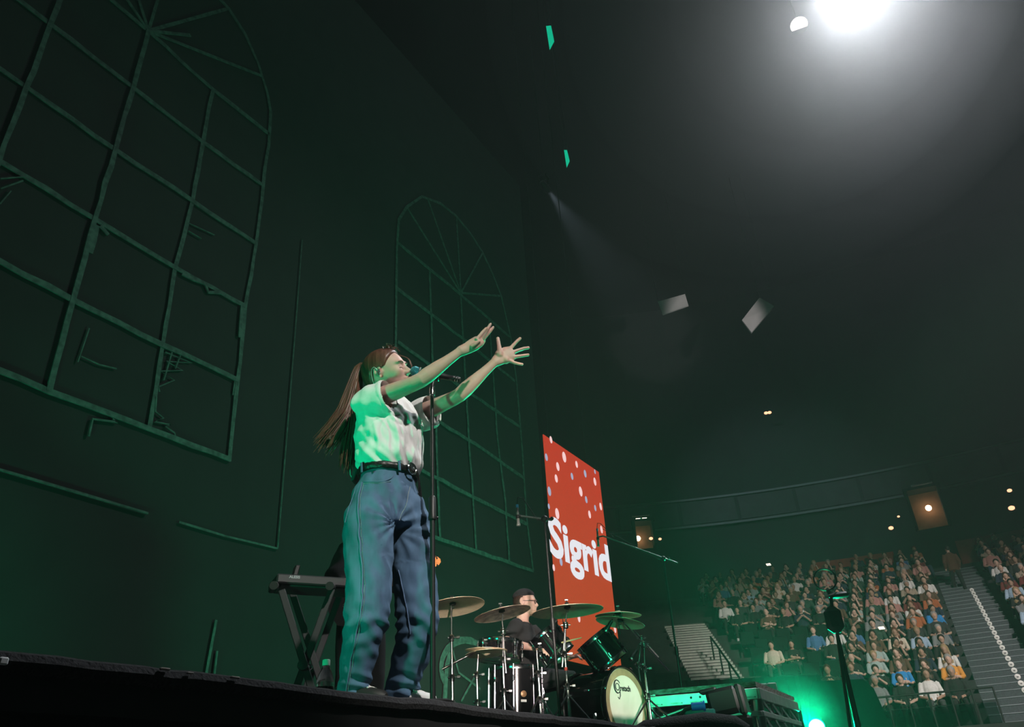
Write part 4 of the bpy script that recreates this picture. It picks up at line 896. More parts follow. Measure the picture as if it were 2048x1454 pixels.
c1 = ctop(905, 1205, 6.35); c2 = ctop(1003, 1219, 6.5); c3 = ctop(1134, 1212, 6.45); c4 = ctop(1236, 1224, 7.0); c5 = ctop(1241, 1238, 7.0)
n1 = nrm(np.array([.0, .13, 1])); n2 = nrm(np.array([-.03, .06, 1])-R0*.10); n3 = nrm(np.array([0, .0, 1])+R0*-.03-FH*.02); n4 = nrm(Z1+R0*.05-FH*.05); n5 = nrm(Z1+R0*.22-FH*-.02)
cymbal(c1, n1, .255, 'large pale bronze cymbal nearest the microphone stand')
cymbal(c2, n2, .235, 'brown-spotted bronze cymbal in front of the drummer\'s chin', BRONZE2)
cymbal(c3, n3, .29, 'big green-lit crash cymbal overlapping the red screen')
cymbal(c4, n4, .20, 'upper of the two bright green cymbals beside the red screen')
cymbal(c5-Z1*.0, n5, .21, 'lower, steeply tilted bright green cymbal beside the red screen')
cymbal_stand(905, 6.35, c1, 'cymbal_stand', 'chrome stand under the large pale cymbal', tilt=n1)
cymbal_stand(1009, 6.5, c2, 'cymbal_stand', 'chrome stand under the brown-spotted cymbal', boom=at_d(1006, 1262, 6.5), tilt=n2)
cymbal_stand(1137, 6.45, c3, 'cymbal_stand', 'chrome stand with red tape under the big green-lit crash', boom=at_d(1131, 1250, 6.45), tilt=n3)
tp = deckp(1137, 6.45); tp[2] = at_d(1137, 1341, 6.45)[2]
mb = MB(); mb.lathe(tp, Z1, [(.0132, 0), (.014, .002), (.014, .022), (.0132, .024)], 14, True); mb.build('red_tape', mat('red_tape', (0.8, 0.08, 0.05), 0.6), bpy.data.objects['cymbal_stand.002'])
cymbal_stand(1285, 7.35, c4, 'cymbal_stand', 'taller chrome boom stand holding the upper green cymbal', boom=at_d(1283, 1276, 7.35), tilt=n4, spread=.34)
cymbal_stand(1297, 7.15, c5, 'cymbal_stand', 'chrome boom stand holding the steeply tilted green cymbal', boom=at_d(1288, 1288, 7.15), tilt=n5, spread=.34)
# hi-hat
h0 = ctop(972, 1300, 6.55); cymbal_stand(955, 6.55, h0+Z1*.03, 'hi_hat_stand', 'short chrome hi-hat stand between the two pale cymbals', boom=at_d(957, 1300, 6.55), spread=.24)
cymbal(h0, (0, .06, 1), .17, 'small upper hi-hat cymbal low beside the floor tom'); cymbal(h0-Z1*.03, (0, .06, -1), .17, 'small lower hi-hat cymbal low beside the floor tom')
cymbal_stand(1080, 6.35, at_d(1080, 1300, 6.35), 'drum_microphone_stand', 'short chrome stand in front of the floor tom', spread=.22)
# clip-on drum microphones
def drum_mic(x, y, d, dv, label):
    p = at_d(x, y, d); dv = nrm(dv); o = thing('drum_microphone', p, label, 'microphone'); mb = MB(); mb.lathe(p, dv, [(0, 0), (.018, .002), (.021, .02), (.016, .05), (.014, .10), (0, .105)], 14); mb.build('body', BLACK, o)
    mb = MB(); mb.lathe(p-dv*.012, dv, [(0, 0), (.018, .003), (.0215, .016), (.018, .018)], 14); mb.build('grille', STEEL, o); mb = MB(); mb.tube([p+dv*.1, p+dv*.16+Z1*.02, p+dv*.2-Z1*.06, p+dv*.2-Z1*.2], .004, 6); mb.build('cable', RUBBER, o)
drum_mic(1212, 1262, 7.0, np.array([.3, -.5, .8]), 'black clip-on microphone above the tilted rack tom'); drum_mic(1102, 1262, 7.05, np.array([.2, -.5, .8]), 'black clip-on microphone above the smaller rack tom')
drum_mic(1262, 1318, 7.1, np.array([.5, -.3, .6]), 'black microphone beside the top of the bass drum')

# ---- drummer
dp = at_d(1052, 1300, 7.75); dp[2] = ZD
dv = nrm(np.array([dp[0], dp[1], 0])); dr = np.array([dv[1], -dv[0], 0])
def D(r, a, z): return dp+dr*r+dv*a+Z1*z
dh = at_d(1052, 1207, 7.7)
dF = nrm(dr*.9-dv*.35); zH = dh[2]-ZD
J = dict(head=dh, neck=dh-Z1*.16-dr*.045, chest=dh-Z1*.36-dr*.05, pel=dh-Z1*.68-dr*.07, shR=dh-Z1*.24-dr*.10-dv*.15, shL=dh-Z1*.25+dr*.06+dv*.18)
elR = at_d(1012, 1286, 7.45); wrR = at_d(1076, 1297, 7.15); J.update(elR=elR, wrR=wrR, elL=J['shL']+dr*.10-Z1*.27, wrL=J['shL']+dr*.32-Z1*.26-dv*.12)
pl = J['pel']; J.update(hpR=pl-dv*.09-Z1*.02, hpL=pl+dv*.09-Z1*.02, knR=pl+dr*.42-dv*.2-Z1*.04, knL=pl+dr*.38+dv*.28-Z1*.04)
for k in 'RL': J['an'+k] = np.array([J['kn'+k][0]+dr[0]*.05, J['kn'+k][1]+dr[1]*.05, ZD+.09])
dm, dA = figure('person', 'drummer in black cap, glasses and black T-shirt seated behind the drums', J, dF, nrm(dr*.95-dv*.25-Z1*.05), BTEE, BJEAN, sleeve=.8, loc=dp)
hair_cap(dh, dA, 1.06, .006, lambda p: min((.0-p[0])/.012, (p[2]+.05)/.012), 48, 36).build('hair', HAIRD, dm)
hair_cap(dh, dA, 1.08, .018, lambda p: min((.10-p[0])/.012, (p[2]-.052-.1*p[0])/.012), 48, 36).build('cap', BLACKM, dm)
GLM = mat('black_acetate', (0.01, 0.01, 0.01), 0.3)
def dq(x, y, z): return dh+(V3((x, y, z))*1.06)@dA
mb = MB()
for s in (-1, 1): mb.tube([dq(.098-.006*math.cos(a)*s*0, s*(.031+.022*math.cos(a)), .004+.017*math.sin(a)) for a in np.linspace(0, 6.283, 17)], .0028, 6); mb.tube([dq(.096, s*.053, .008), dq(.06, s*.078, .010), dq(-.005, s*.086, .008)], .0025, 6)
mb.tube([dq(.099, -.009, .008), dq(.101, 0, .011), dq(.099, .009, .008)], .0025, 6); mb.build('glasses', GLM, dm)
mb = MB(); mb.ell(dq(.055, 0, -.085), np.array([.05, .05, .03]), dA, 14, 10); mb.build('stubble', mat('stubble', (0.45, 0.28, 0.2), 0.7), dm)
mb = MB(); mb.lathe((pl[0], pl[1], pl[2]-.14), Z1, [(0, -.06), (.15, -.06), (.17, -.03), (.16, 0), (0, .02)], 24); th = thing('drum_stool', (pl[0], pl[1], ZD), 'round black drum stool under the drummer', 'stool'); mb.build('seat', BLACKM, th)
mb = MB(); mb.cyl((pl[0], pl[1], ZD+.1), (pl[0], pl[1], pl[2]-.19), .015); mb.build('post', CHROME, th)
for i in range(3): e = np.array([math.cos(2.1*i), math.sin(2.1*i), 0]); mb = MB(); mb.cyl((pl[0], pl[1], ZD+.3), np.array([pl[0], pl[1], ZD+.012])+e*.24, .009); mb.build('leg', CHROME, th)
for (w, e, lb) in ((wrR, nrm(dr*.9-dv*.35+Z1*.1), 'wooden drumstick held over the snare drum'), (J['wrL'], nrm(dr-dv*.1+Z1*.35), 'wooden drumstick held behind the rack toms')):
    mb = MB(); mb.tube([w+e*.02, w+e*.33, w+e*.39, w+e*.41], [.007, .007, .004, .005], 8); tag(mb.build('drumstick', mat('hickory', (0.6, 0.42, 0.25), 0.5)), lb, 'drumstick')

# ---- overhead microphones on boom stands
def boom(pxb, d, top, tip, tail, label):
    b = deckp(pxb, d); T = V3(top); o = thing('boom_stand', b, label, 'stand'); mid = b+(T-b)*.5
    mb = MB(); mb.cyl(b+Z1*.1, mid, .0125); mb.build('lower_tube', BLACK, o); mb = MB(); mb.cyl(mid, T, .009); mb.build('upper_tube', BLACK, o)
    mb = MB(); mb.lathe(mid-Z1*.05, nrm(T-b), [(.012, 0), (.02, .005), (.02, .09), (.012, .095)], 12, True); mb.build('height_clutch', BLACK, o)
    for i in range(3):
        e = np.array([math.cos(2.1*i+.9), math.sin(2.1*i+.9), 0]); mb = MB(); mb.cyl(b+Z1*.16, b+e*.36+Z1*.015, .009); mb.build('leg', BLACK, o)
    mb = MB(); mb.cyl(tail, tip, .0085); mb.build('boom_arm', mat('grey_boom', (0.12, 0.13, 0.13), 0.3, 0.6), o)
    mb = MB(); mb.ell(T, .03, None, 12, 8); mb.cyl(T-R0*.06, T+R0*.06, .008); mb.ell(T+R0*.06, .016); mb.build('boom_joint', BLACK, o)
    return o
def pencil(x, y0, y1, d, label, tip):
    a = at_d(x, y0, d); b = at_d(x+3, y1, d); ax = nrm(b-a); L_ = np.linalg.norm(b-a); o = thing('pencil_microphone', b, label, 'microphone')
    mb = MB(); mb.lathe(a+ax*L_*.36, ax, [(0, 0), (.012, .002), (.0125, L_*.5), (.0165, L_*.56), (.0165, L_*.63), (0, L_*.64)], 14); mb.build('barrel', mat('nickel', (0.75, 0.76, 0.74), 0.3, 0.8), o)
    mb = MB(); mb.lathe(a+ax*L_*.02, ax, [(0, 0), (.011, .002), (.011, L_*.16), (0, L_*.165)], 12); mb.build('plug', mat('blue_band', (0.05, 0.28, 0.6), 0.4), o)
    mb = MB(); mb.lathe(a+ax*L_*.18, ax, [(0, 0), (.0105, .001), (.0105, L_*.2), (0, L_*.2)], 12); mb.build('connector', STEEL, o)
    mb = MB(); c = a+ax*L_*.5; mb.lathe(c, ax, [(.013, 0), (.017, .002), (.017, .03), (.013, .032)], 12, True); mb.cyl(c, tip, .008); mb.build('clip', BLACK, o)
    mb = MB(); mb.tube([a, a-ax*.06+R0*.01, a-ax*.05+R0*.05, V3(tip)+R0*.12-Z1*.02], .004, 6); mb.build('cable', RUBBER, o)
d1 = 6.15; boom(1118, d1, at_d(1089, 1038, d1), at_d(1042, 1032, d1), at_d(1104, 1040, d1), 'dark boom stand crossing the big green-lit cymbal')
pencil(1034, 1008, 1052, d1, 'slim silver overhead microphone with blue band left of the red screen', at_d(1042, 1032, d1))
d2 = 9.1; boom(1366, d2, at_d(1327, 1117, d2), at_d(1206, 1072, d2), at_d(1355, 1126, d2), 'tall boom stand rising behind the aluminium riser')
pencil(1194, 1056, 1093, d2, 'slim silver overhead microphone with blue band hanging before the red screen', at_d(1206, 1072, d2))
mb = MB(); tag_c = [at_d(1206, 1058, d2), at_d(1240, 1075, d2), at_d(1280, 1098, d2), at_d(1322, 1120, d2), at_d(1331, 1160, d2), at_d(1345, 1260, d2), at_d(1362, 1372, d2), deckp(1368, d2)+Z1*.01]
mb.tube(tag_c, .004, 6); tag(mb.build('microphone_cable', RUBBER), 'thin black cable running down the tall boom stand', 'cable')

# ---- LED portrait screen
c00 = at_Y(1086, 868, YB); c10 = at_Y(1197, 945, YB); xb0, xb1 = c00[0], c10[0]; zt = (c00[2]+c10[2])/2; zb_ = at_Y(1237, 1345, YB)[2]
scr = thing('led_screen', ((xb0+xb1)/2, YB, zb_), 'tall red portrait LED screen with white lettering and confetti dots', 'screen')
m = bpy.data.materials.new('red_screen'); m.use_nodes = True; t = m.node_tree; b = t.nodes['Principled BSDF']; b.inputs['Base Color'].default_value = (.02, .02, .02, 1); b.inputs['Roughness'].default_value = .6
tc = t.nodes.new('ShaderNodeTexCoord'); sx = t.nodes.new('ShaderNodeSeparateXYZ'); rp = t.nodes.new('ShaderNodeValToRGB'); nz = t.nodes.new('ShaderNodeTexNoise'); mx = t.nodes.new('ShaderNodeMix'); mx.data_type = 'RGBA'; mx.blend_type = 'MULTIPLY'; mx.inputs[0].default_value = .35
nz.inputs['Scale'].default_value = 60; t.links.new(tc.outputs['Generated'], sx.inputs[0]); t.links.new(tc.outputs['Object'], nz.inputs['Vector']); t.links.new(sx.outputs['Z'], rp.inputs[0])
rp.color_ramp.elements[0].color = (0.50, 0.075, 0.022, 1); rp.color_ramp.elements[1].color = (0.56, 0.038, 0.018, 1); t.links.new(rp.outputs[0], mx.inputs[6]); t.links.new(nz.outputs['Color'], mx.inputs[7]); t.links.new(mx.outputs[2], b.inputs['Emission Color']); b.inputs['Emission Strength'].default_value = 1.05
mb = MB(); mb.box(((xb0+xb1)/2, YB+.0, (zt+zb_)/2), (xb1-xb0, .02, zt-zb_)); mb.build('picture', m, scr, False)
mb = MB(); mb.box(((xb0+xb1)/2, YB+.08, (zt+zb_)/2), (xb1-xb0, .12, zt-zb_)); mb.build('cabinet', BLACK, scr, False)
WSC = emis('white_picture', (0.80, 0.80, 0.86), 1.0); WSD = emis('pale_dot', (0.95, 0.62, 0.62), 1.0); BSD = emis('bluish_dot', (0.42, 0.45, 0.62), 0.9)
C6 = lambda x, y: at_Y(1000+x/4.155, 850+y/4.155, YB-.014)
me, a = text_mesh('Sigrid', 1.0, .004, .030, 'LEFT', spacing=1.0)
p0 = C6(422, 1065); p1 = C6(905, 1290); 
a[:, 0] -= a[:, 0].min(); wt = xb1-.02-p0[0]; full = a[:, 0].max(); zbase = C6(440, 1075)[2]
Hs = C6(450, 760)[2]-C6(470, 1090)[2]; a[:, 0] *= wt*1.02/full; a[:, 1] *= Hs/.74
PP = np.stack([p0[0]-.02+a[:, 0], np.full(len(a), YB-.016)+a[:, 2]*.5, zbase+a[:, 1]], 1); PP[:, 0] = np.minimum(PP[:, 0], xb1)
me.vertices.foreach_set('co', (PP-ORG[scr.as_pointer()]).ravel()); me.materials.clear(); me.materials.append(WSC); put('lettering', me, scr, smooth=False)
for (x, y, r, cc) in ((425, 122, 1, 0), (387, 267, 1, 1), (535, 266, 1.5, 0), (482, 345, 1.2, 0), (638, 327, 1, 0), (709, 404, 1.1, 1), (600, 426, 1, 1), (469, 444, 1.1, 0), (790, 470, 1.2, 0), (412, 550, 1.2, 1), (672, 552, 1.4, 0), (718, 620, 1, 1), (793, 690, .9, 1), (838, 677, 1.1, 0), (477, 736, 1.4, 0), (746, 743, 1.1, 0), (845, 868, 1.1, 0), (509, 1136, 1, 1), (407, 675, .7, 1), (448, 1185, .8, 0), (790, 388, .7, 1), (1297, 0, 0, 0)):
    if not r: continue
    c = C6(x, y); mb = MB(); mb.ell(c+Y1*.004, (.062*r, .006, .085*r), None, 12, 8); mb.build('confetti_dot', BSD if cc else WSD, scr)
for (x, y) in ((1158, 1236), (1230, 1258)):
    c = at_Y(x, y, YB-.014); mb = MB(); mb.ell(c, (.06, .006, .085), None, 12, 8); mb.build('confetti_dot', WSD, scr)
mb = MB()
for s in (.15, .85): x = xb0+(xb1-xb0)*s; mb.cyl((x, YB+.09, zt), (x, YB+.09, 27), .012, n=6)
mb.build('hanging_wire', BLACK, scr)
# ================================================================== wing: riser, boxes, lamp
rc = at_d(1510, 1362, 7.6); uL = np.array([math.cos(math.radians(107)), math.sin(math.radians(107)), 0]); uR = np.array([math.cos(math.radians(2.5)), math.sin(math.radians(2.5)), 0])
LL, LR = .98, 1.72
rs = thing('stage_riser', (rc[0], rc[1], ZD), 'aluminium truss riser with worn plywood edge beside the bass drum', 'riser')
zT = rc[2]; zP = zT-.045; zB0 = zP-.012; zB1 = zB0-.09; zL0 = at_d(1519, 1427, 7.6)[2]
mb = MB(); q = [rc*[1, 1, 0]+Z1*zP, (rc+uR*LR)*[1, 1, 0]+Z1*zP, (rc+uR*LR+uL*LL)*[1, 1, 0]+Z1*zP, (rc+uL*LL)*[1, 1, 0]+Z1*zP]; mb.prism(q, Z1*.043); mb.build('plywood_top', PLY, rs, False)
def beam(a, b, z0, z1, th, name, m, off=0.0):
    a = np.array([a[0], a[1], 0]); b = np.array([b[0], b[1], 0]); t = nrm(b-a); s = np.cross(Z1, t); mb = MB(); mb.bev((a+b)/2+Z1*(z0+z1)/2+s*off, (np.linalg.norm(b-a), th, abs(z1-z0)), (t, s, Z1), .004); return mb.build(name, m, rs, False)
cs = [rc, rc+uR*LR, rc+uR*LR+uL*LL, rc+uL*LL]
edges = [(0, 3), (0, 1), (1, 2), (3, 2)]
for i, j in edges:
    bm_ = beam(cs[i], cs[j], zB0, zB1, .05, 'top_beam', ALU); beam(cs[i], cs[j], zL0+.02, zL0-.022, .045, 'lower_rail', ALU); beam(cs[i], cs[j], ZD+.02, ZD+.06, .045, 'bottom_rail', ALU)
    t = nrm(cs[j]-cs[i]); L_ = np.linalg.norm(cs[j]-cs[i]); nn = 4 if L_ > 1.2 else 2
    for k in range(nn):
        a = cs[i]+t*L_*(.08+.9*k/nn); b = cs[i]+t*L_*(.08+.9*(k+.85)/nn)
        for (p0, p1) in (((a, zB1), (b, zL0+.02)), ((b+t*.03, zB1), (b+t*.03, zL0+.02))):
            mb = MB(); mb.cyl(np.array([p0[0][0], p0[0][1], p0[1]]), np.array([p1[0][0], p1[0][1], p1[1]]), .011, n=10); mb.build('diagonal', ALU, rs)
        mb = MB(); mb.cyl(np.array([a[0], a[1], zL0-.02]), np.array([b[0], b[1], ZD+.06]), .011, n=10); mb.build('diagonal', ALU, rs)
ctr = sum(cs)/4
for c in cs:
    p = c+(ctr-c)*.07; mb = MB(); mb.cyl((p[0], p[1], ZD), (p[0], p[1], zB1), .052, n=20); mb.build('leg', STEEL, rs)
nL = -nrm(np.cross(Z1, uL)) if np.dot(np.cross(Z1, uL), -FH) < 0 else nrm(np.cross(Z1, uL)); xl = -uL
for k, t in enumerate((.42, .50, .58)):
    p = rc+uL*LL*t+nL*.026; p[2] = (zB0*.6+zB1*.4); mb = MB(); mb.lathe(p-nL*.004, nL, [(0, .0), (.010, .0), (.010, .005), (0, .0055)], 14); mb.build('bolt_hole', INK, rs)
for t in (.90, .72, .55, .22, .08):
    p = rc+uL*LL*t+nL*.0262; p[2] = zB1+.014; place_text('printed_lettering', 'CONNEX to', .016, p, xl, Z1, mat('green_ink', (0.03, 0.10, 0.08), 0.6), rs, .0004, .0002)
    mb = MB(); c = p+xl*.052; mb.prism([c-xl*.007, c+xl*.007, c+Z1*.013], nL*.0006); mb.build('printed_triangle', INK, rs, False)
# pale blocks seen through the riser
BLK = mat('pale_grey_block', (0.55, 0.57, 0.57), 0.8, noise=0.15, scale=6)
proto = None
for r_ in range(2):
    for k in range(9):
        x = 1400+k*19; p = at_d(x, 1418, 9.9); p[2] = at_d(1480, 1427, 9.9)[2]+.0+.145*r_
        if proto is None:
            mb = MB(); mb.bev((0, 0, .07), (.098, .12, .14), (R0, FH, Z1), .012); proto = mb.build('grey_block', BLK, None, False, org=(0, 0, 0)); o = proto
        else: o = proto.copy(); COL.objects.link(o)
        o.location = Vector(p); tag(o, '%s pale grey block in the %s course of blocks seen through the riser' % (('first second third fourth fifth sixth seventh eighth ninth'.split())[k], ('lower', 'upper')[r_]), 'block', 'pale grey blocks behind the riser')
mb = MB(); p = at_d(1475, 1418, 9.9); mb.bev((p[0], p[1], (ZD+at_d(1480, 1427, 9.9)[2])/2), (1.3, .4, at_d(1480, 1427, 9.9)[2]-ZD-.004), (R0, FH, Z1), .02); tag(mb.build('flight_case', BLACK, None, False), 'black flight case carrying the pale grey blocks', 'case')
# black lamp head on a teal cable box at the stage lip
e0 = 6.1
def E_(x, y, d=e0): return at_d(x, y, d)
ev = nrm(np.array([*E_(1420, 1420)[:2], 0])-np.array([0, 0, 0])); er = np.array([ev[1], -ev[0], 0])
cb = deckp(1396, e0); bx0 = thing('cable_box', cb, 'teal-sided cable box full of wires at the stage lip', 'box')
ztop = E_(1396, 1424)[2]; wdt = np.linalg.norm(E_(1425, 1420)-E_(1367, 1420))
for (off, sz, nm) in ((np.array([0, .11]), (wdt, .012), 'side_panel'), (np.array([-wdt/2, 0]), (.012, .23), 'side_panel'), (np.array([wdt/2, 0]), (.012, .23), 'side_panel')):
    mb = MB(); c = cb+er*off[0]+ev*off[1]+Z1*(ztop-ZD)/2; mb.bev(c, (sz[0], sz[1], ztop-ZD), (er, ev, Z1), .003); mb.build(nm, mat('teal_panel', (0.02, 0.16, 0.17), 0.6), bx0, False)
mb = MB(); mb.bev(cb+Z1*(ztop-ZD-.02)-ev*.02, (wdt, .20, .05), (er, ev, Z1), .005); mb.build('lid', mat('teal_panel', (0, 0, 0)), bx0, False)
mb = MB(); mb.bev(cb+Z1*.03, (wdt, .22, .06), (er, ev, Z1), .005); mb.build('floor_panel', BLACK, bx0, False)
for k in range(9):
    a = cb+er*(-wdt*.4+wdt*.1*k)-ev*.05+Z1*(ztop-ZD-.05); mb = MB(); mb.tube([a, a-Z1*.04-ev*.04+er*RNG.normal(0, .02), a-Z1*.10-ev*.03+er*RNG.normal(0, .03), a-Z1*.15-ev*.01], .006, 6); mb.build('wire', mat(('orange_wire', 'white_wire', 'black_wire')[k % 3], ((.7, .3, .05), (.7, .65, .65), (.02, .02, .02))[k % 3], .5), bx0)
lp = E_(1435, 1404); lh = thing('floor_lamp_head', (lp[0], lp[1], ZD), 'black lamp head with blue cable connector sitting on the teal box', 'lamp')
ax_ = nrm(er*.97+Z1*.10-ev*.2); ay_ = np.cross(Z1, ax_)
mb = MB(); mb.bev(lp+er*.05, (.22, .16, .17), (ax_, nrm(ay_), np.cross(ax_, nrm(ay_))), .025); mb.build('housing', BLACK, lh)
mb = MB(); mb.bev(lp+er*.17, (.05, .18, .20), (ax_, nrm(ay_), np.cross(ax_, nrm(ay_))), .015); mb.build('front_ring', BLACK, lh)
mb = MB(); mb.bev(lp-er*.05+Z1*.075, (.12, .08, .03), (ax_, nrm(ay_), Z1), .01); mb.build('handle', BLACK, lh)
mb = MB(); mb.bev(np.array([lp[0], lp[1], (lp[2]+ZD)/2-.05])+er*.10, (.22, .18, lp[2]-ZD-.10), (er, ev, Z1), .02); mb.build('base', BLACK, lh)
cn = E_(1393, 1413, e0-.12); mb = MB(); mb.cyl(cn-er*.035, cn+er*.045, .026, n=16); mb.cyl(cn+er*.045, cn+er*.06, .034, n=16); mb.build('blue_connector', mat('blue_plastic', (0.02, 0.13, 0.55), 0.35), lh)
mb = MB(); mb.tube([cn-er*.03, cn-er*.08-Z1*.015, cn-er*.16-Z1*.08, cn-er*.24-Z1*.16, cn-er*.28-Z1*.3], [.017, .012, .012, .012, .012], 8); mb.build('cable', RUBBER, lh)
# rounded black wedge in front of it
wp = E_(1385, 1470, 5.75); mb = MB(); mb.loft([(wp-er*.42+Z1*.0, .06, .05, ev), (wp-er*.3+Z1*.025, .09, .085, ev), (wp+er*.1+Z1*.03, .10, .10, ev), (wp+er*.28+Z1*.012, .09, .085, ev), (wp+er*.36-Z1*.01, .05, .045, ev)], 16)
o = thing('floor_monitor', (wp[0], wp[1], ZD), 'rounded black carpet-covered hump in front of the teal box', 'monitor'); mb.build('cover', mat('lip_carpet', (0, 0, 0)), o); mb = MB(); mb.bev(wp-Z1*.12, (.6, .16, .2), (er, ev, Z1), .02); mb.build('cabinet', BLACK, o, False)
# green floor lamp beside the riser
gl = at_d(1634, 1455, 10.9); o = thing('stage_lamp', (gl[0], gl[1], ZD), 'glaring green stage lamp beyond the end of the riser', 'lamp')
gd_ = nrm(EYE+np.array([1.0, 1.2, 1.2])-gl)
mb = MB(); mb.lathe(gl, gd_, [(0, -.16), (.05, -.16), (.085, -.10), (.09, 0), (.098, .0), (.098, .03), (.09, .03), (.086, .0)], 24); mb.build('can', BLACK, o)
mb = MB(); mb.lathe(gl, gd_, [(0, .012), (.05, .010), (.086, .002)], 24); mb.build('lens', emis('green_lens', (0.25, 1.0, 0.6), 26), o)
mb = MB(); s_ = nrm(np.cross(Z1, gd_)); mb.tube([gl+s_*.11, gl+s_*.11-Z1*.1, np.array([gl[0], gl[1], ZD+.02])+s_*.06, np.array([gl[0], gl[1], ZD+.02])-s_*.06, gl-s_*.11-Z1*.1, gl-s_*.11], .012, 6); mb.build('yoke', BLACK, o)
lamp('stage_lamp_light', 'POINT', gl+gd_*.08, 1150, GREEN, size=.07)
lamp('stage_lamp_beam', 'SPOT', gl+gd_*.05, 4600, GREEN, (3.6, 2.4, 2.6), .07, 26, .9)
hz2 = tag(bpy.data.objects.new('haze', None), 'green haze glowing around the glaring stage lamp', 'haze', None, 'stuff'); COL.objects.link(hz2); hz2.location = Vector(gl); ORG[hz2.as_pointer()] = V3(gl)
for r_, dn in ((.3, .016), (.52, .010), (.76, .007)):
    m = bpy.data.materials.new('lamp_haze'); m.use_nodes = True; t = m.node_tree; t.nodes.remove(t.nodes['Principled BSDF']); vs_ = t.nodes.new('ShaderNodeVolumeScatter'); vs_.inputs['Density'].default_value = dn
    t.links.new(vs_.outputs[0], t.nodes['Material Output'].inputs['Volume']); mb = MB(); mb.ell(gl+Z1*.15+Y1*.45*r_/.76+X1*.1, r_, None, 32, 20); mb.build('haze_puff', m, hz2)
# black masking drape and draped stack in front of the tiers
PLT = mat('black_velour', (0.012, 0.014, 0.014), 0.95)
def drape(x0, x1, y0, y1, d, name):
    mb = MB(); vs = []; fs = []; n = 60
    for i in range(n+1):
        x = x0+(x1-x0)*i/n; yt = y0+(y1-y0)*i/n; p = at_d(x, yt, d); o_ = np.array([p[0], p[1], 0])/d*(.05*math.sin(i*1.9)); f = np.array([p[0], p[1], 0])/d*.12
        vs += [p+o_, np.array([p[0], p[1], 0])+o_*1.6, p+o_+f, np.array([p[0], p[1], 0])+o_*1.6+f]
    for i in range(n):
        a = i*4; b = a+4; fs += [(a, b, b+1, a+1), (a+2, a+3, b+3, b+2), (a, a+2, b+2, b)]
    mb.add(vs, fs); return struct(name, mb, PLT, True)
drape(1120, 1640, 1372, 1350, 19.0, 'wall_drape')
dc = at_d(1690, 1400, 13.0); rr_ = np.array([ray(1690, 1400)[1], -ray(1690, 1400)[0], 0]); rr_ = nrm(rr_); fv = np.cross(Z1, rr_)
wD = np.linalg.norm(at_d(1766, 1400, 13)-at_d(1610, 1400, 13)); zTp = at_d(1690, 1356, 13.0)[2]
mb = MB(); prof = [(-.5, 0), (-.5, .80), (-.46, .93), (-.36, 1.0), (.30, .985), (.40, .93), (.46, .80), (.5, .55), (.52, 0)]
mb.prism([np.array([dc[0], dc[1], 0])+rr_*wD*a+Z1*zTp*b for a, b in prof], fv*1.0 if np.dot(fv, FH) > 0 else -fv*1.0); stk = mb.build('draped_stack', PLT, None, True)
tag(stk, 'big rounded stack under black cloth in front of the seated crowd', 'equipment')
# dark round-framed stand in front of the crowd
rd = 9.0; rp_ = at_d(1650, 1159, rd); rv = nrm(np.array([rp_[0], rp_[1], 0])); rq = np.array([rv[1], -rv[0], 0]); fb = deckp(1676, rd)*[1, 1, 0]
o = thing('ring_stand', fb, 'dark tripod stand with a thin round hoop on top, silhouetted against the crowd', 'stand')
hoop = .113
mb = MB(); mb.torus(rp_, rv, hoop, .008, 36, 8); mb.build('hoop', BLACK, o)
hb = at_d(1662, 1195, rd); mb = MB(); mb.tube([rp_-Z1*hoop, hb, at_d(1664, 1215, rd)], .018, 8); mb.build('neck', BLACK, o)
mb = MB(); c = at_d(1674, 1191, rd); mb.loft([(c-rq*.08, .02, .05, Z1), (c, .032, .07, Z1), (c+rq*.1, .028, .06, Z1), (c+rq*.12, .01, .03, Z1)], 12); mb.build('shelf', BLACK, o)
c = at_d(1668, 1240, rd); mb = MB(); mb.bev(c, (.17, .16, .26), (rq, rv, Z1), .05); mb.build('head', BLACK, o)
for (x, dd) in ((1650, -.2), (1684, .0), (1702, .2)):
    mb = MB(); e = deckp(x, rd+dd)*[1, 1, 0]; mb.cyl(c-Z1*.1, e+Z1*.01, .016, n=8); mb.build('leg', BLACK, o)

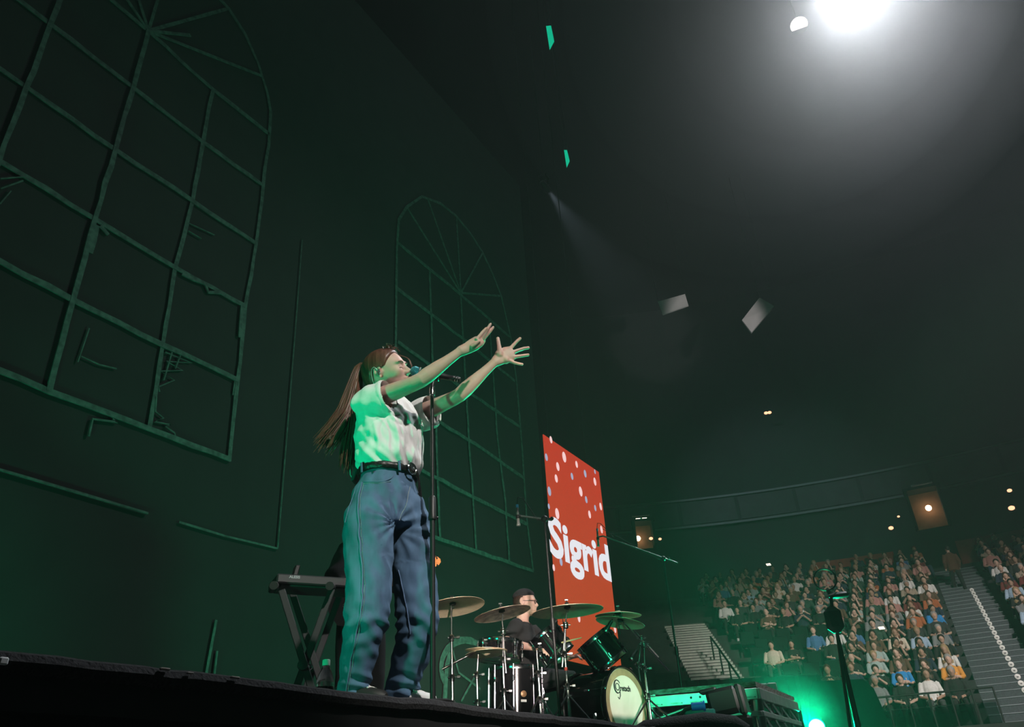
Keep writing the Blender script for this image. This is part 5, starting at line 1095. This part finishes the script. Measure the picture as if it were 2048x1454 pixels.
# ================================================================== tiers: aisles, seats, crowd
def radial_dir(b): b = math.radians(b); return np.array([math.cos(b), math.sin(b), 0])
STEPD = mat('dark_step', (0.075, 0.09, 0.105), 0.8, noise=0.25, scale=30); NOSE = mat('pale_nosing', (0.26, 0.30, 0.33), 0.7); STEPL = mat('lit_pale_step', (0.62, 0.64, 0.58), 0.8, noise=0.15, scale=8); DISC = mat('white_disc', (0.85, 0.87, 0.85), 0.6)
AR, AL = 2.75, 25.3
def aisle(b, w, m, k0, k1, nose, nm):
    d = radial_dir(b); s = np.array([-d[1], d[0], 0]); root_ = None
    N_ = 2 if nose is NOSE else 3
    for i in range(int(k0*N_), int(k1*N_)+1):
        r = RB+TD*i/N_-.45; z = ZB+TR*i/N_; c = np.array([CX, CY, 0])+d*(r+.3)+Z1*(z-.19); mb = MB(); mb.box(c, (w, .60, .42), (s, d, Z1))
        if root_ is None: root_ = tag(mb.build(nm, m, None, False), None, None, None, 'structure'); o = root_
        else: o = mb.build('step', m, root_, False)
        mb = MB(); e = np.array([CX, CY, 0])+d*(r-.004)+Z1*(z+.0)
        mb.bev(e+Z1*.006, (w, .025, .016), (s, d, Z1), .003); mb.build('nosing', nose, root_, False)
        if nose is NOSE and i < 2*13:
            q = np.array([CX, CY, 0])+d*(r-.02)+Z1*(z-.035)-s*.22; mb = MB(); mb.lathe(q, -d, [(0, .004), (.062, .004), (.067, 0), (.067, -.008)], 16); mb.build('number_disc', DISC, root_)
            mb = MB(); mb.bev(q-d*.005+Z1*.0, (.05, .004, .016), (s, d, nrm(Z1+s*.2)), .001); mb.bev(q-d*.005-Z1*.018, (.03, .004, .01), (s, d, Z1), .001); mb.build('disc_print', INK, root_, False)
    return root_
aisle(AR, 1.45, STEPD, 0, 16, NOSE, 'floor_aisle'); aisle(AL, 1.5, STEPL, 0, 12, mat('shadow_gap_nosing', (0.03, 0.035, 0.035), 0.8), 'floor_aisle.001')  # left steps painted pale for their light, nosings dark for shadow gaps
# guard rail in front of the first row
gr_ = thing('guard_rail', bowl(0, 8, -.55), 'thin black guard rail with glass panes in front of the first row', 'railing')
zr = ZB+.72; R1 = RB-.55
mb = MB(); mb.tube([np.array([CX, CY, zr])+radial_dir(b)*R1 for b in np.linspace(4.6, 15, 22)], .022, 8); mb.build('top_rail', BLACK, gr_)
mb = MB(); mb.tube([np.array([CX, CY, zr-.28])+radial_dir(b)*R1 for b in np.linspace(4.6, 15, 22)], .008, 6); mb.build('middle_rail', BLACK, gr_)
for b in np.linspace(4.6, 15, 7):
    mb = MB(); p = np.array([CX, CY, 0])+radial_dir(b)*R1; mb.cyl(p+Z1*(ZB-.5), p+Z1*zr, .02, n=8); mb.build('post', BLACK, gr_)
for b in np.linspace(4.6, 15, 7)[:-1]:
    mb = MB(); arc_strip(mb, R1-.004, R1+.004, ZB-.3, zr-.3, b+.12, b+1.6, 4); mb.build('pane', mat('smoked_glass', (0.25, 0.3, 0.3), 0.05, trans=1.0, spec=0.4), gr_, False)
# hand rails in the pale aisle
for (dr_, k0, k1) in ((.25, 2.0, 6.5),):
    d = radial_dir(AL); s = np.array([-d[1], d[0], 0]); o = thing('hand_rail', bowl(2, AL)-s*dr_, 'dark centre hand rail on the pale stairway', 'railing')
    p = [np.array([CX, CY, ZB+TR*k+.9])+d*(RB+TD*k)-s*dr_ for k in (k0, k1)]; mb = MB(); mb.cyl(p[0], p[1], .03); mb.build('rail', BLACK, o)
    for k in np.linspace(k0, k1, 4): q = np.array([CX, CY, ZB+TR*k])+d*(RB+TD*k)-s*dr_; mb = MB(); mb.cyl(q, q+Z1*.9, .025, n=8); mb.build('post', BLACK, o)

# seated spectator prototypes; local +X forward, origin on the tier under the seat
def spectator(kind, arms):
    mb = MB(); v = lambda x, y, z: np.array([x, y, z]); Lx = (0, 1, 0)
    mb.k = 0
    hz = 1.16; HC, HR = ((.010, 0, hz+.040), (.104, .094, .098)) if kind != 'long' else ((.010, 0, hz+.036), (.106, .100, .104))
    def rule(c, i):
        if i not in (0, 3) or c.z < hz-.075 or kind == 'bald': return i
        fh = ((c.x-HC[0])/HR[0])**2+(c.y/HR[1])**2+((c.z-HC[2])/HR[2])**2; fk = ((c.x-.04)/.088)**2+(c.y/.074)**2+((c.z-hz)/.108)**2
        if i == 3 and fk > 1.6: return 3
        return 3 if fh < fk and c.x < .115 else (i if c.z < hz-.02 else 0)
    mb.ell((.04, 0, hz), (.088, .074, .108), None, 14, 10); mb.ell((.055, 0, hz-.055), (.062, .056, .06), None, 12, 8); mb.ell((.128, 0, hz-.012), (.016, .014, .024), None, 6, 6)
    for s in (-1, 1): mb.ell((.02, s*.078, hz-.005), (.02, .012, .03), None, 6, 5)
    mb.loft([(v(.01, 0, hz-.08), .05, .052, Lx), (v(-.01, 0, .985), .055, .058, Lx)], 8)
    mb.k = 1
    w = .17 if kind != 'man' else .195
    mb.loft([(v(-.01, 0, 1.02), .075, .06, Lx), (v(-.02, 0, .975), w*.86, .085, Lx), (v(-.01, 0, .85), w, .125, Lx), (v(.0, 0, .68), w*.92, .125, Lx), (v(.01, 0, .54), w*.98, .14, Lx), (v(.02, 0, .46), w*.9, .13, Lx)], 14)
    for s in (-1, 1):
        sh = v(-.02, s*w*1.02, .94)
        if arms == 'lap': el = v(.06, s*(w+.07), .68); wr = v(.27, s*.07, .60)
        elif arms == 'cross': el = v(.10, s*(w+.06), .72); wr = v(.20, -s*.08, .76+.03*s)
        elif arms == 'clap': el = v(.14, s*(w+.04), .74); wr = v(.30, s*.03, .90)
        elif arms == 'chin': el = v(.20, s*(w-.02), .66); wr = v(.13, s*.06, 1.02) if s > 0 else v(.27, s*.05, .62)
        else: el = v(.13, s*(w+.03), .70); wr = v(.30, s*.05, .82)
        mb.k = 1; mb.loft([(sh-v(0, s*.03, -.02), .05, .055, (1, 0, 0)), (sh, .06, .062, (1, 0, 0)), (sh+(el-sh)*.6, .054, .055, (1, 0, 0)), (el, .048, .05, (1, 0, 0))], 8)
        mb.k = 0 if kind != 'coat' else 1; mb.loft([(el, .043, .045, (1, 0, 0)), (el+(wr-el)*.9, .03, .03, (1, 0, 0))], 8)
        mb.k = 0; mb.ell(wr, (.045, .032, .04), None, 8, 6)
        mb.k = 2; kn = v(.46, s*.12, .52); mb.loft([(v(.0, s*.09, .49), .095, .095, Lx), (v(.25, s*.11, .515), .085, .082, Lx), (kn, .068, .068, Lx)], 10); mb.loft([(kn+v(-.03, 0, .01), .064, .066, Lx), (v(.46, s*.13, .30), .058, .062, Lx), (v(.42, s*.13, .08), .046, .05, Lx)], 10)
        mb.k = 4; mb.loft([(v(.36, s*.13, .05), .035, .04, Lx), (v(.45, s*.13, .055), .045, .05, Lx), (v(.56, s*.135, .035), .045, .03, Lx), (v(.61, s*.135, .03), .025, .018, Lx)], 8)
    mb.k = 3
    if kind == 'long':
        mb.ell(HC, HR, None, 16, 12)
        for s in (-1, 1): mb.loft([(v(.0, s*.075, hz+.03), .05, .028, (1, 0, 0)), (v(.0, s*.09, hz-.1), .05, .03, (1, 0, 0)), (v(.045, s*.1, hz-.24), .045, .028, (1, 0, 0)), (v(.07, s*.095, hz-.34), .02, .012, (1, 0, 0))], 8)
        mb.loft([(v(-.05, 0, hz), .05, .09, (1, 0, 0)), (v(-.06, 0, hz-.14), .045, .10, (1, 0, 0)), (v(-.07, 0, hz-.28), .02, .08, (1, 0, 0))], 10)
    elif kind != 'bald': mb.ell(HC, HR, None, 16, 12)
    if kind == 'bald': mb.ell((-.03, 0, hz-.01), (.05, .08, .05), None, 10, 8)
    if arms == 'phone': mb.k = 4; mb.box((.33, 0, .88), (.012, .075, .14))
    me = vox(mb, .014, 1, [SKIN, BTEE, BJEAN, HAIRD, RUBBER], 'spectator', rule)
    me.polygons.foreach_set('use_smooth', [True]*len(me.polygons)); return me
PRO = {}
for kd_ in ('long', 'short', 'man', 'bald', 'coat'):
    for ar in ('lap', 'cross', 'clap', 'chin', 'phone'):
        if (kd_, ar) in (('bald', 'phone'), ('coat', 'clap'), ('man', 'phone'), ('bald', 'chin'), ('coat', 'phone')): continue
        PRO[(kd_, ar)] = spectator(kd_, ar)
TOPS = {n: mat('top_'+n.replace(' ', '_'), c, .9, noise=.12, scale=30) for n, c in {
    'black': (.014, .015, .016), 'charcoal': (.035, .037, .04), 'navy': (.02, .03, .06), 'white': (.75, .76, .75), 'cream': (.66, .58, .48), 'pale blue': (.36, .50, .66), 'bright blue': (.04, .26, .62), 'amber yellow': (.72, .33, .06),
    'grey': (.22, .24, .25), 'pale teal': (.36, .47, .46), 'dusty pink': (.48, .24, .22), 'dark red': (.16, .03, .03), 'brown': (.12, .07, .045), 'dark green': (.03, .07, .05), 'rust orange': (.42, .13, .05), 'blue': (.07, .17, .36), 'beige': (.40, .33, .26)}.items()}
HAIRS = {n: mat('hair_'+n, c, .6, noise=.3, scale=40) for n, c in {'dark': (.02, .014, .011), 'brown': (.07, .038, .022), 'blond': (.42, .30, .16), 'grey': (.36, .36, .35), 'auburn': (.14, .05, .025)}.items()}
LEGS = [mat('trousers_black', (.014, .014, .016), .9), mat('trousers_denim', (.03, .05, .09), .9), mat('trousers_grey', (.05, .05, .055), .9)]
SKINS = [mat('skin_tone_%s' % n, c, .55) for n, c in (('fair', (.62, .41, .33)), ('light', (.55, .35, .27)), ('tan', (.42, .26, .19)))]
FEET = [mat('shoe_white', (.7, .7, .7), .6), RUBBER, mat('shoe_brown', (.1, .06, .04), .6)]
# what the photograph shows of the nearer rows: (x, y of the head) -> top, hair, kind, arms
SEEN = [(1755, 1357, 'grey', 'grey', 'short', 'lap'), (1808, 1366, 'black', 'brown', 'short', 'lap'), (1848, 1358, 'white', 'brown', 'short', 'lap'), (1898, 1352, 'black', 'grey', 'coat', 'lap'), (1932, 1346, 'amber yellow', 'grey', 'short', 'lap'),
        (1775, 1326, 'bright blue', 'grey', 'bald', 'cross'), (1817, 1332, 'black', 'brown', 'long', 'lap'), (1866, 1328, 'amber yellow', 'grey', 'short', 'cross'), (1912, 1322, 'charcoal', 'grey', 'coat', 'lap'), (1742, 1310, 'pale teal', 'blond', 'short', 'cross'),
        (1776, 1305, 'brown', 'brown', 'long', 'lap'), (1821, 1302, 'navy', 'dark', 'long', 'lap'), (1867, 1298, 'white', 'blond', 'long', 'lap'), (1907, 1292, 'black', 'dark', 'man', 'lap'), (1731, 1283, 'pale teal', 'brown', 'man', 'cross'), (1850, 1280, 'black', 'dark', 'long', 'lap'),
        (1885, 1275, 'grey', 'grey', 'short', 'lap'), (1770, 1285, 'black', 'dark', 'long', 'chin'), (1797, 1255, 'cream', 'auburn', 'long', 'lap'), (1835, 1252, 'pale blue', 'blond', 'short', 'lap'), (1877, 1248, 'charcoal', 'grey', 'man', 'lap'), (1690, 1300, 'black', 'dark', 'long', 'clap'),
        (1650, 1285, 'black', 'dark', 'man', 'lap'), (1655, 1270, 'white', 'brown', 'man', 'lap'), (1624, 1268, 'blue', 'brown', 'short', 'lap'), (1735, 1262, 'brown', 'dark', 'long', 'lap'), (1762, 1255, 'dark green', 'dark', 'man', 'phone'), (1547, 1283, 'cream', 'dark', 'man', 'lap'), (1578, 1286, 'black', 'dark', 'man', 'cross'),
        (1795, 1213, 'grey', 'brown', 'long', 'lap'), (1830, 1214, 'white', 'auburn', 'long', 'clap'), (1862, 1212, 'bright blue', 'dark', 'short', 'lap'), (1590, 1160, 'white', 'dark', 'man', 'lap'), (1500, 1190, 'pale blue', 'brown', 'long', 'lap'), (1440, 1175, 'blue', 'dark', 'man', 'lap'), (1385, 1190, 'pale teal', 'brown', 'man', 'lap'), (1404, 1182, 'white', 'auburn', 'long', 'clap'), (1418, 1186, 'dusty pink', 'auburn', 'long', 'lap'),
        (1553, 1178, 'cream', 'blond', 'long', 'lap'), (1535, 1205, 'black', 'dark', 'man', 'cross'), (1445, 1200, 'white', 'dark', 'coat', 'lap'), (1849, 1123, 'dusty pink', 'brown', 'man', 'lap'), (1963, 1117, 'dusty pink', 'brown', 'man', 'lap'), (2000, 1178, 'pale blue', 'dark', 'man', 'lap'), (2022, 1160, 'dark red', 'brown', 'long', 'lap'),
        (1815, 1165, 'beige', 'grey', 'man', 'lap'), (1858, 1165, 'white', 'dark', 'man', 'lap'), (1788, 1195, 'dusty pink', 'dark', 'short', 'lap'), (1825, 1190, 'dark red', 'dark', 'man', 'lap'), (1838, 1240, 'charcoal', 'grey', 'man', 'lap'), (2044, 1210, 'pale blue', 'blond', 'man', 'lap'), (2040, 1270, 'pale teal', 'brown', 'man', 'lap')]
DARKP = ['black']*7+['charcoal']*4+['navy']*3+['brown']*3+['dark green']*2+['grey']*2+['dark red']*2+['beige', 'dusty pink', 'rust orange', 'pale teal', 'white', 'blue']
ORD = 'first second third fourth fifth sixth seventh eighth ninth tenth eleventh twelfth thirteenth fourteenth fifteenth sixteenth seventeenth eighteenth nineteenth twentieth'.split()
def nth(i): return ORD[i] if i < len(ORD) else 'far'
# folding seat
mb = MB(); mb.bev((-.02, 0, .44), (.40, .44, .07), None, .03); mb.bev((-.22, 0, .68), (.06, .44, .46), None, .03); mb.box((-.02, .23, .30), (.05, .03, .6)); mb.box((-.02, -.23, .30), (.05, .03, .6))
seat_me = mb.mesh('folding_seat'); SEATM = mat('dark_seat_plastic', (.007, .010, .011), .85, spec=.15); seat_me.materials.append(SEATM)
backs = MB(); used = set(); npeople = nseats = 0
SEATS = []
for b0, b1 in ((AR, AL), (AR, -9)):
    sg = 1 if b1 > b0 else -1
    for k in range(NROW):
        R_ = RB+TD*k; step = math.degrees(.56/R_); edge = math.degrees(.98/R_); n = int((abs(b1-b0)-edge*(2 if sg > 0 else 1))/step)
        for j in range(n):
            b = b0+sg*(edge+step*(j+.35+RNG.uniform(-.03, .03))); d = radial_dir(b); base_ = np.array([CX, CY, ZB+TR*k])+d*(R_+.12)
            x, y, w_ = proj(base_+Z1*1.16-d*.04)
            if x < 2075: SEATS.append((sg, k, j, d, base_, x, y))
MATCH = {}
for q in SEEN:
    c = sorted(((t[5]-q[0])**2+((t[6]-q[1])*1.15)**2, i) for i, t in enumerate(SEATS) if i not in MATCH)
    if c and c[0][0] < 34**2: MATCH[c[0][1]] = q
if True:
    if True:
        for si, (sg, k, j, d, base_, x, y) in enumerate(SEATS):
            spec = MATCH.get(si)
            if sg > 0 and spec is None:
                lim = 1222+(x-1370)*.03
                if x < 1640 and (y > lim or y < 1128-(x-1380)*.12): occ = False
                elif x < 1700 and y > 1240: occ = RNG.random() < .5
                else: occ = RNG.random() < .93
            else: occ = spec is not None or RNG.random() < .93
            if y > 1352 and x < 1735 and spec is None: occ = False
            rot = math.atan2(-d[1], -d[0])
            if not occ:
                if nseats < 170 and sg > 0:
                    o = bpy.data.objects.new('folding_seat', seat_me); COL.objects.link(o); o.location = Vector(base_); o.rotation_euler = (0, 0, rot); nseats += 1
                    tag(o, 'empty dark seat, %s row of the middle block, %s from the disc-marked stairs' % (nth(k), nth(j)), 'seat', 'empty seats of the middle block')
                continue
            if spec is not None: tp_, hr, kd_, ar = spec[2:]
            else:
                tp_ = DARKP[RNG.integers(len(DARKP))]; hr = ('dark', 'dark', 'brown', 'brown', 'auburn', 'blond', 'grey')[RNG.integers(7)]; kd_ = ('long', 'long', 'short', 'man', 'man', 'bald', 'coat')[RNG.integers(7)]; ar = ('lap', 'lap', 'cross', 'clap', 'chin', 'phone')[RNG.integers(6)]
            if (kd_, ar) not in PRO: ar = 'lap'
            A_ = np.array([math.cos(rot), math.sin(rot), 0]); B_ = np.cross(Z1, A_); backs.box(base_-A_*.22+Z1*.62, (.05, .44, .46), (A_, B_, Z1)); backs.box(base_-A_*.03+Z1*.36, (.40, .44, .06), (A_, B_, Z1))
            me = PRO[(kd_, ar)]; o = bpy.data.objects.new('person', me); COL.objects.link(o); o.location = Vector(base_); o.rotation_euler = (0, 0, rot+RNG.normal(-.05 if sg > 0 else .05, .18)); s_ = RNG.uniform(.95, 1.05); o.scale = (s_, s_, s_)
            for i_, mm in enumerate((SKINS[RNG.integers(3)], TOPS[tp_], LEGS[RNG.integers(3)], HAIRS[hr], FEET[RNG.integers(3)])): o.material_slots[i_].link = 'OBJECT'; o.material_slots[i_].material = mm
            hw = {'long': 'long %s hair' % hr, 'bald': 'balding head'}.get(kd_, '%s hair' % hr)
            if sg > 0: lb = 'spectator, %s, %s top, %s row, %s seat from the disc-marked stairs' % (hw, tp_, nth(k), nth(j))
            else: lb = 'spectator, %s, %s top, %s row beyond the disc-marked stairs, %s seat in' % (hw, tp_, nth(k), nth(j))
            tag(o, lb, 'person', 'seated crowd on the tiers'); npeople += 1
print('people', npeople, 'empty seats', nseats, 'named', len(used))
tag(backs.build('occupied_seating', SEATM, tier0, False), None, None, None, 'stuff')
# person climbing the disc-marked stairs
mb = MB(); v = lambda x, y, z: np.array([x, y, z]); Lx = (0, 1, 0)
mb.k = 0; mb.ell((.03, 0, 1.60), (.09, .075, .11), None, 14, 10); mb.loft([(v(0, 0, 1.53), .05, .05, Lx), (v(0, 0, 1.42), .06, .06, Lx)], 8)
mb.k = 1; mb.loft([(v(0, 0, 1.46), .08, .07, Lx), (v(-.01, 0, 1.40), .17, .1, Lx), (v(0, 0, 1.2), .2, .14, Lx), (v(.02, 0, 1.0), .2, .16, Lx), (v(.02, 0, .82), .21, .15, Lx)], 14)
for s in (-1, 1):
    mb.k = 1; mb.loft([(v(-.01, s*.19, 1.40), .06, .06, (1, 0, 0)), (v(-.02, s*.27, 1.12), .055, .055, (1, 0, 0)), (v(.10, s*.24, .93), .04, .042, (1, 0, 0))], 8); mb.k = 0; mb.ell((.13, s*.23, .89), (.04, .03, .05), None, 8, 6)
    mb.k = 2; f = .18*s; mb.loft([(v(0, s*.09, .88), .1, .1, Lx), (v(.05+f*.7, s*.1, .5), .075, .08, Lx), (v(f, s*.1, .10), .055, .06, Lx)], 10); mb.k = 4; mb.loft([(v(f-.06, s*.1, .05), .04, .045, Lx), (v(f+.04, s*.1, .05), .05, .045, Lx), (v(f+.17, s*.1, .03), .035, .025, Lx)], 8)
mb.k = 3; mb.ell((-.01, 0, 1.635), (.095, .085, .095), None, 12, 8)
me = vox(mb, .016, 1, [SKINS[0], mat('top_dull_rust', (.09, .035, .02), .9), LEGS[0], HAIRS['dark'], RUBBER], 'walker'); me.polygons.foreach_set('use_smooth', [True]*len(me.polygons))
o = bpy.data.objects.new('person', me); COL.objects.link(o); pw = np.array([CX, CY, ZB+TR*12.5+.0])+radial_dir(AR+.2)*(RB+TD*12.6); o.location = Vector(pw); o.rotation_euler = (0, 0, math.radians(20)); tag(o, 'person in rust-brown top and dark trousers climbing the disc-marked stairs', 'person')

# ================================================================== lamps and signs of the arena
WARM = emis('warm_bulb', (1.0, 0.62, 0.36), 8); SIGNW = emis('lit_sign', (1.0, 0.80, 0.62), 3); SIGNG = emis('green_pictogram', (0.05, 0.6, 0.25), 1.0)
def facing(p): d = nrm(np.array([p[0]-CX, p[1]-CY, 0])); return d, np.array([-d[1], d[0], 0])
def exit_sign(x, y, d, label):
    p = at_d(x, y, d); n, s = facing(p); o = thing('exit_sign', p-Z1*.18, label, 'sign'); mb = MB(); mb.bev(p, (.56, .10, .32), (s, n, Z1), .03); mb.build('casing', mat('sign_casing', (.25, .25, .25), .5), o, False)
    for e in (-1, 1): mb = MB(); mb.bev(p+s*e*.16-n*.055, (.24, .02, .28), (s, n, Z1), .05); mb.build('light_panel', SIGNW, o, False)
    mb = MB(); mb.bev(p-n*.066, (.06, .01, .2), (s, n, nrm(Z1+s*.4)), .005); mb.ell(p-n*.066+Z1*.1+s*.03, .035); mb.build('running_figure', SIGNG, o, False)
    mb = MB(); mb.box(p+Z1*.28, (.9, .14, .05), (s, n, Z1)); mb.build('bracket', mat('sign_casing', (0, 0, 0)), o, False); return p
exit_sign(1847, 980, 38.8, 'lit exit sign above the warm-lit doorway'); exit_sign(1283, 1042, 38.8, 'lit exit sign far left above the stairway with pale steps')
BEIGE = mat('doorway_plaster', (.30, .19, .12), .9, noise=.2, scale=3)
def doorway(x0, x1, y0, y1, d, nm, lx, ly, pw):
    a = at_d(x0, (y0+y1)/2, d); b = at_d(x1, (y0+y1)/2, d); zt_ = at_d((x0+x1)/2, y0, d)[2]; zb2 = at_d((x0+x1)/2, y1, d)[2]; c = (a+b)/2; n, s = facing(c); w = np.linalg.norm((b-a)[:2])
    mb = MB(); mb.box(np.array([c[0], c[1], (zt_+zb2)/2]), (w, .08, zt_-zb2), (s, n, Z1)); o = struct(nm, mb, BEIGE)
    for e in (-1, 1): mb = MB(); mb.box(np.array([c[0], c[1], (zt_+zb2)/2])+s*e*w/2-n*.4, (.12, .9, zt_-zb2), (s, n, Z1)); mb.build('door_jamb', DARKWALL, o, False)
    mb = MB(); mb.box(np.array([c[0], c[1], zt_+.06])-n*.4, (w+.2, .9, .12), (s, n, Z1)); mb.build('door_lintel', DARKWALL, o, False)
    p = at_d(lx, ly, d-.35); g = thing('wall_lamp', p, 'round warm lamp glowing in the %s' % ('doorway behind the seated crowd' if x0 > 1500 else 'dim doorway far left'), 'lamp'); mb = MB(); mb.ell(p, .13, None, 14, 10); mb.build('globe', WARM, g); mb = MB(); mb.cyl(p, p+n*.36, .04); mb.build('bracket', BLACK, g)
    lamp('wall_lamp_light', 'POINT', p-n*.22+Z1*.05, pw, (1, .6, .34), size=.1)
doorway(1822, 1890, 985, 1058, 38.6, 'door_1', 1857, 1016, 2.2); doorway(1268, 1306, 1052, 1098, 38.6, 'door_2', 1276, 1077, 1.2)
for (x, y, r, lb) in ((1532, 826, .10, 'tiny warm lamp, left one of the pair high on the dark roof'), (1539, 825, .10, 'tiny warm lamp, right one of the pair high on the dark roof'), (1797, 1033, .06, 'small warm lamp on the wall left of the lit doorway'), (1782, 1056, .11, 'small reddish lamp low on the wall left of the lit doorway'), (2023, 1016, .13, 'small orange lamp above the far block of seats'), (2019, 981, .10, 'tiny warm lamp above the small orange lamp'), (1302, 1077, .10, 'tiny warm lamp at the edge of the dim doorway'), (1320, 1078, .08, 'tiny warm lamp right of the dim doorway')):
    p = at_d(x, y, 38.2); n, s = facing(p); g = thing('small_lamp', p, lb, 'lamp'); mb = MB(); mb.ell(p, (r, r, r*.7), None, 10, 8); mb.build('bulb', emis('amber_bulb', (1.0, 0.45, 0.25), 2), g); mb = MB(); mb.bev(p+n*.1, (r*2.4, .12, r*1.6), (s, n, Z1), .02); mb.build('back_box', BLACK, g, False)
# phone screens held up in the crowd
for (x, y, d, lb) in ((1537, 1129, 31.0, 'bright phone screen in the rear rows left of the crowd\'s middle'), (1763, 1256, 26.0, 'bright phone held up in the middle of the crowd')):
    p = at_d(x, y, d); n, s = facing(p); mb = MB(); mb.bev(p, (.16, .012, .085), (s, n, nrm(Z1+s*.3)), .004); g = mb.build('phone', emis('phone_glow', (1.0, 0.8, 0.6), 2), None, False); tag(g, lb, 'phone')

# ================================================================== roof rig
def hang(mb, p, top=26.9): mb.cyl(p, (p[0], p[1], top), .012, n=6)
def panel(quad, d, th, name, m, label, cat, wires=True, dd=(0, 0, 0, 0)):
    P_ = [at_d(x, y, d+e) for (x, y), e in zip(quad, dd)]; c = sum(P_)/4; o = thing(name, c, label, cat); n = nrm(np.cross(P_[1]-P_[0], P_[3]-P_[0])); mb = MB(); mb.prism(P_, n*th); mb.build('panel', m, o, False)
    mb = MB(); hang(mb, P_[0]); hang(mb, P_[1]); mb.build('hanging_wire', BLACK, o); return c
BAF = mat('white_baffle', (.74, .70, .70), .9, noise=.12, scale=2)
ca = panel(((1316, 603), (1370, 588), (1377, 611), (1325, 629)), 30, .08, 'roof_baffle', BAF, 'white panel under the dark roof, nearer the singing woman\'s hand', 'panel')
cb_ = panel(((1519, 595), (1548, 612), (1503, 665), (1484, 640)), 30, .08, 'roof_baffle', BAF, 'white panel under the dark roof, steeply tilted one further right', 'panel', dd=(.5, .5, 0, 0))
lamp('baffle_wash', 'SPOT', (7, -9, 6), 11000, (1.0, .92, .92), (ca+cb_)/2-Z1*.4, .2, 8, .5)
GST = emis('green_lit_panel', (0.0, 0.62, 0.34), 0.75)  # green light falling on the hanging panels is put in as glow
panel(((1092, 52), (1102, 51), (1108, 80), (1099, 97)), 13, .05, 'green_panel', GST, 'upper slim green-lit panel hanging in the dark', 'lamp'); panel(((1128, 300), (1134, 300), (1139, 320), (1133, 333)), 15, .05, 'green_panel', GST, 'lower slim green-lit panel hanging in the dark', 'lamp')
def moving_head(x, y, d, aim, power, ang, col, label, lens_r, es, blend=.5, size=.06):
    p = at_d(x, y, d); dv_ = nrm(V3(aim)-p); o = thing('spotlight', p, label, 'lamp'); mb = MB(); mb.lathe(p, dv_, [(0, -.42), (lens_r*.9, -.40), (lens_r*1.25, -.25), (lens_r*1.3, -.02), (lens_r*1.2, .03), (lens_r*1.05, .03), (lens_r*1.02, -.01)], 24); mb.build('head', BLACK, o)
    mb = MB(); mb.lathe(p, dv_, [(0, .02), (lens_r*.6, .014), (lens_r, -.005)], 24); mb.build('lens', emis('lens_%d' % x, col, es), o)
    s_ = nrm(np.cross(Z1, dv_)); b_ = p-dv_*.2; mb = MB(); mb.tube([b_+s_*lens_r*1.4, b_+s_*lens_r*1.4+Z1*.3, b_-s_*lens_r*1.4+Z1*.3, b_-s_*lens_r*1.4], .025, 6); mb.bev(b_+Z1*.38, (.3, .3, .16), None, .03); mb.build('yoke', BLACK, o)
    mb = MB(); hang(mb, b_+Z1*.4); mb.build('hanging_wire', BLACK, o)
    lamp('spotlight_beam', 'SPOT', p+dv_*.06, power, col, p+dv_, size, ang, blend); return p
moving_head(1096, 381, 20, at_d(1230, 560, 24), 5000, 34, (.72, .86, 1.0), 'small white spotlight with a short soft beam in the dark', .09, 6, .9)
bigp = moving_head(1678, -30, 13.5, (6.2, -3.8, 2.5), 7600, 114, (.90, .94, 1.0), 'blazing white spotlight at the top edge of the picture', .16, 60, 1.0, .12)
# haze spheres added around the blazing spotlight in place of lens bloom
hz = tag(bpy.data.objects.new('haze', None), 'pale lens glow around the blazing white spotlight, built as haze', 'haze', None, 'stuff'); COL.objects.link(hz); hz.location = Vector(bigp); ORG[hz.as_pointer()] = V3(bigp)
for r_, dn, lf in ((1.8, .005, .0), (3.2, .009, .6), (4.7, .009, 1.5), (6.0, .0065, 1.9)):
    m = bpy.data.materials.new('bloom_haze'); m.use_nodes = True; t = m.node_tree; t.nodes.remove(t.nodes['Principled BSDF']); vs_ = t.nodes.new('ShaderNodeVolumeScatter'); vs_.inputs['Density'].default_value = dn; vs_.inputs['Anisotropy'].default_value = .25
    t.links.new(vs_.outputs[0], t.nodes['Material Output'].inputs['Volume']); mb = MB(); mb.ell(V3(bigp)-R0*lf-Z1*lf*.25, r_, None, 40, 24); mb.build('haze_puff', m, hz)
# round lamp with a barn door below the blazing one
p = at_d(1598, 50, 13.5); dv_ = nrm(EYE-p); o = thing('round_lamp', p, 'round white lamp with cut-off lower edge beneath the blazing spotlight', 'lamp'); s_ = nrm(np.cross(Z1, dv_)); u_ = np.cross(dv_, s_)
r_ = .185; poly = [p+s_*r_*math.cos(a)+u_*r_*math.sin(a)*.92 for a in np.linspace(-.62, math.pi+.35, 26)]
mb = MB(); mb.prism(poly, dv_*.02); mb.build('lens', emis('round_lens', (1.0, .95, .88), 2.2), o, False)
mb = MB(); mb.lathe(p-dv_*.02, dv_, [(0, -.3), (r_*.8, -.28), (r_*1.05, -.02), (0, -.015)], 24); mb.build('can', BLACK, o); mb = MB(); hang(mb, p-dv_*.2+Z1*.15); mb.build('hanging_wire', BLACK, o)

for m in bpy.data.materials:          # small glowing parts need no light sampling of their own; their lamps carry it
    if m.name != 'red_screen': m.cycles.emission_sampling = 'NONE'
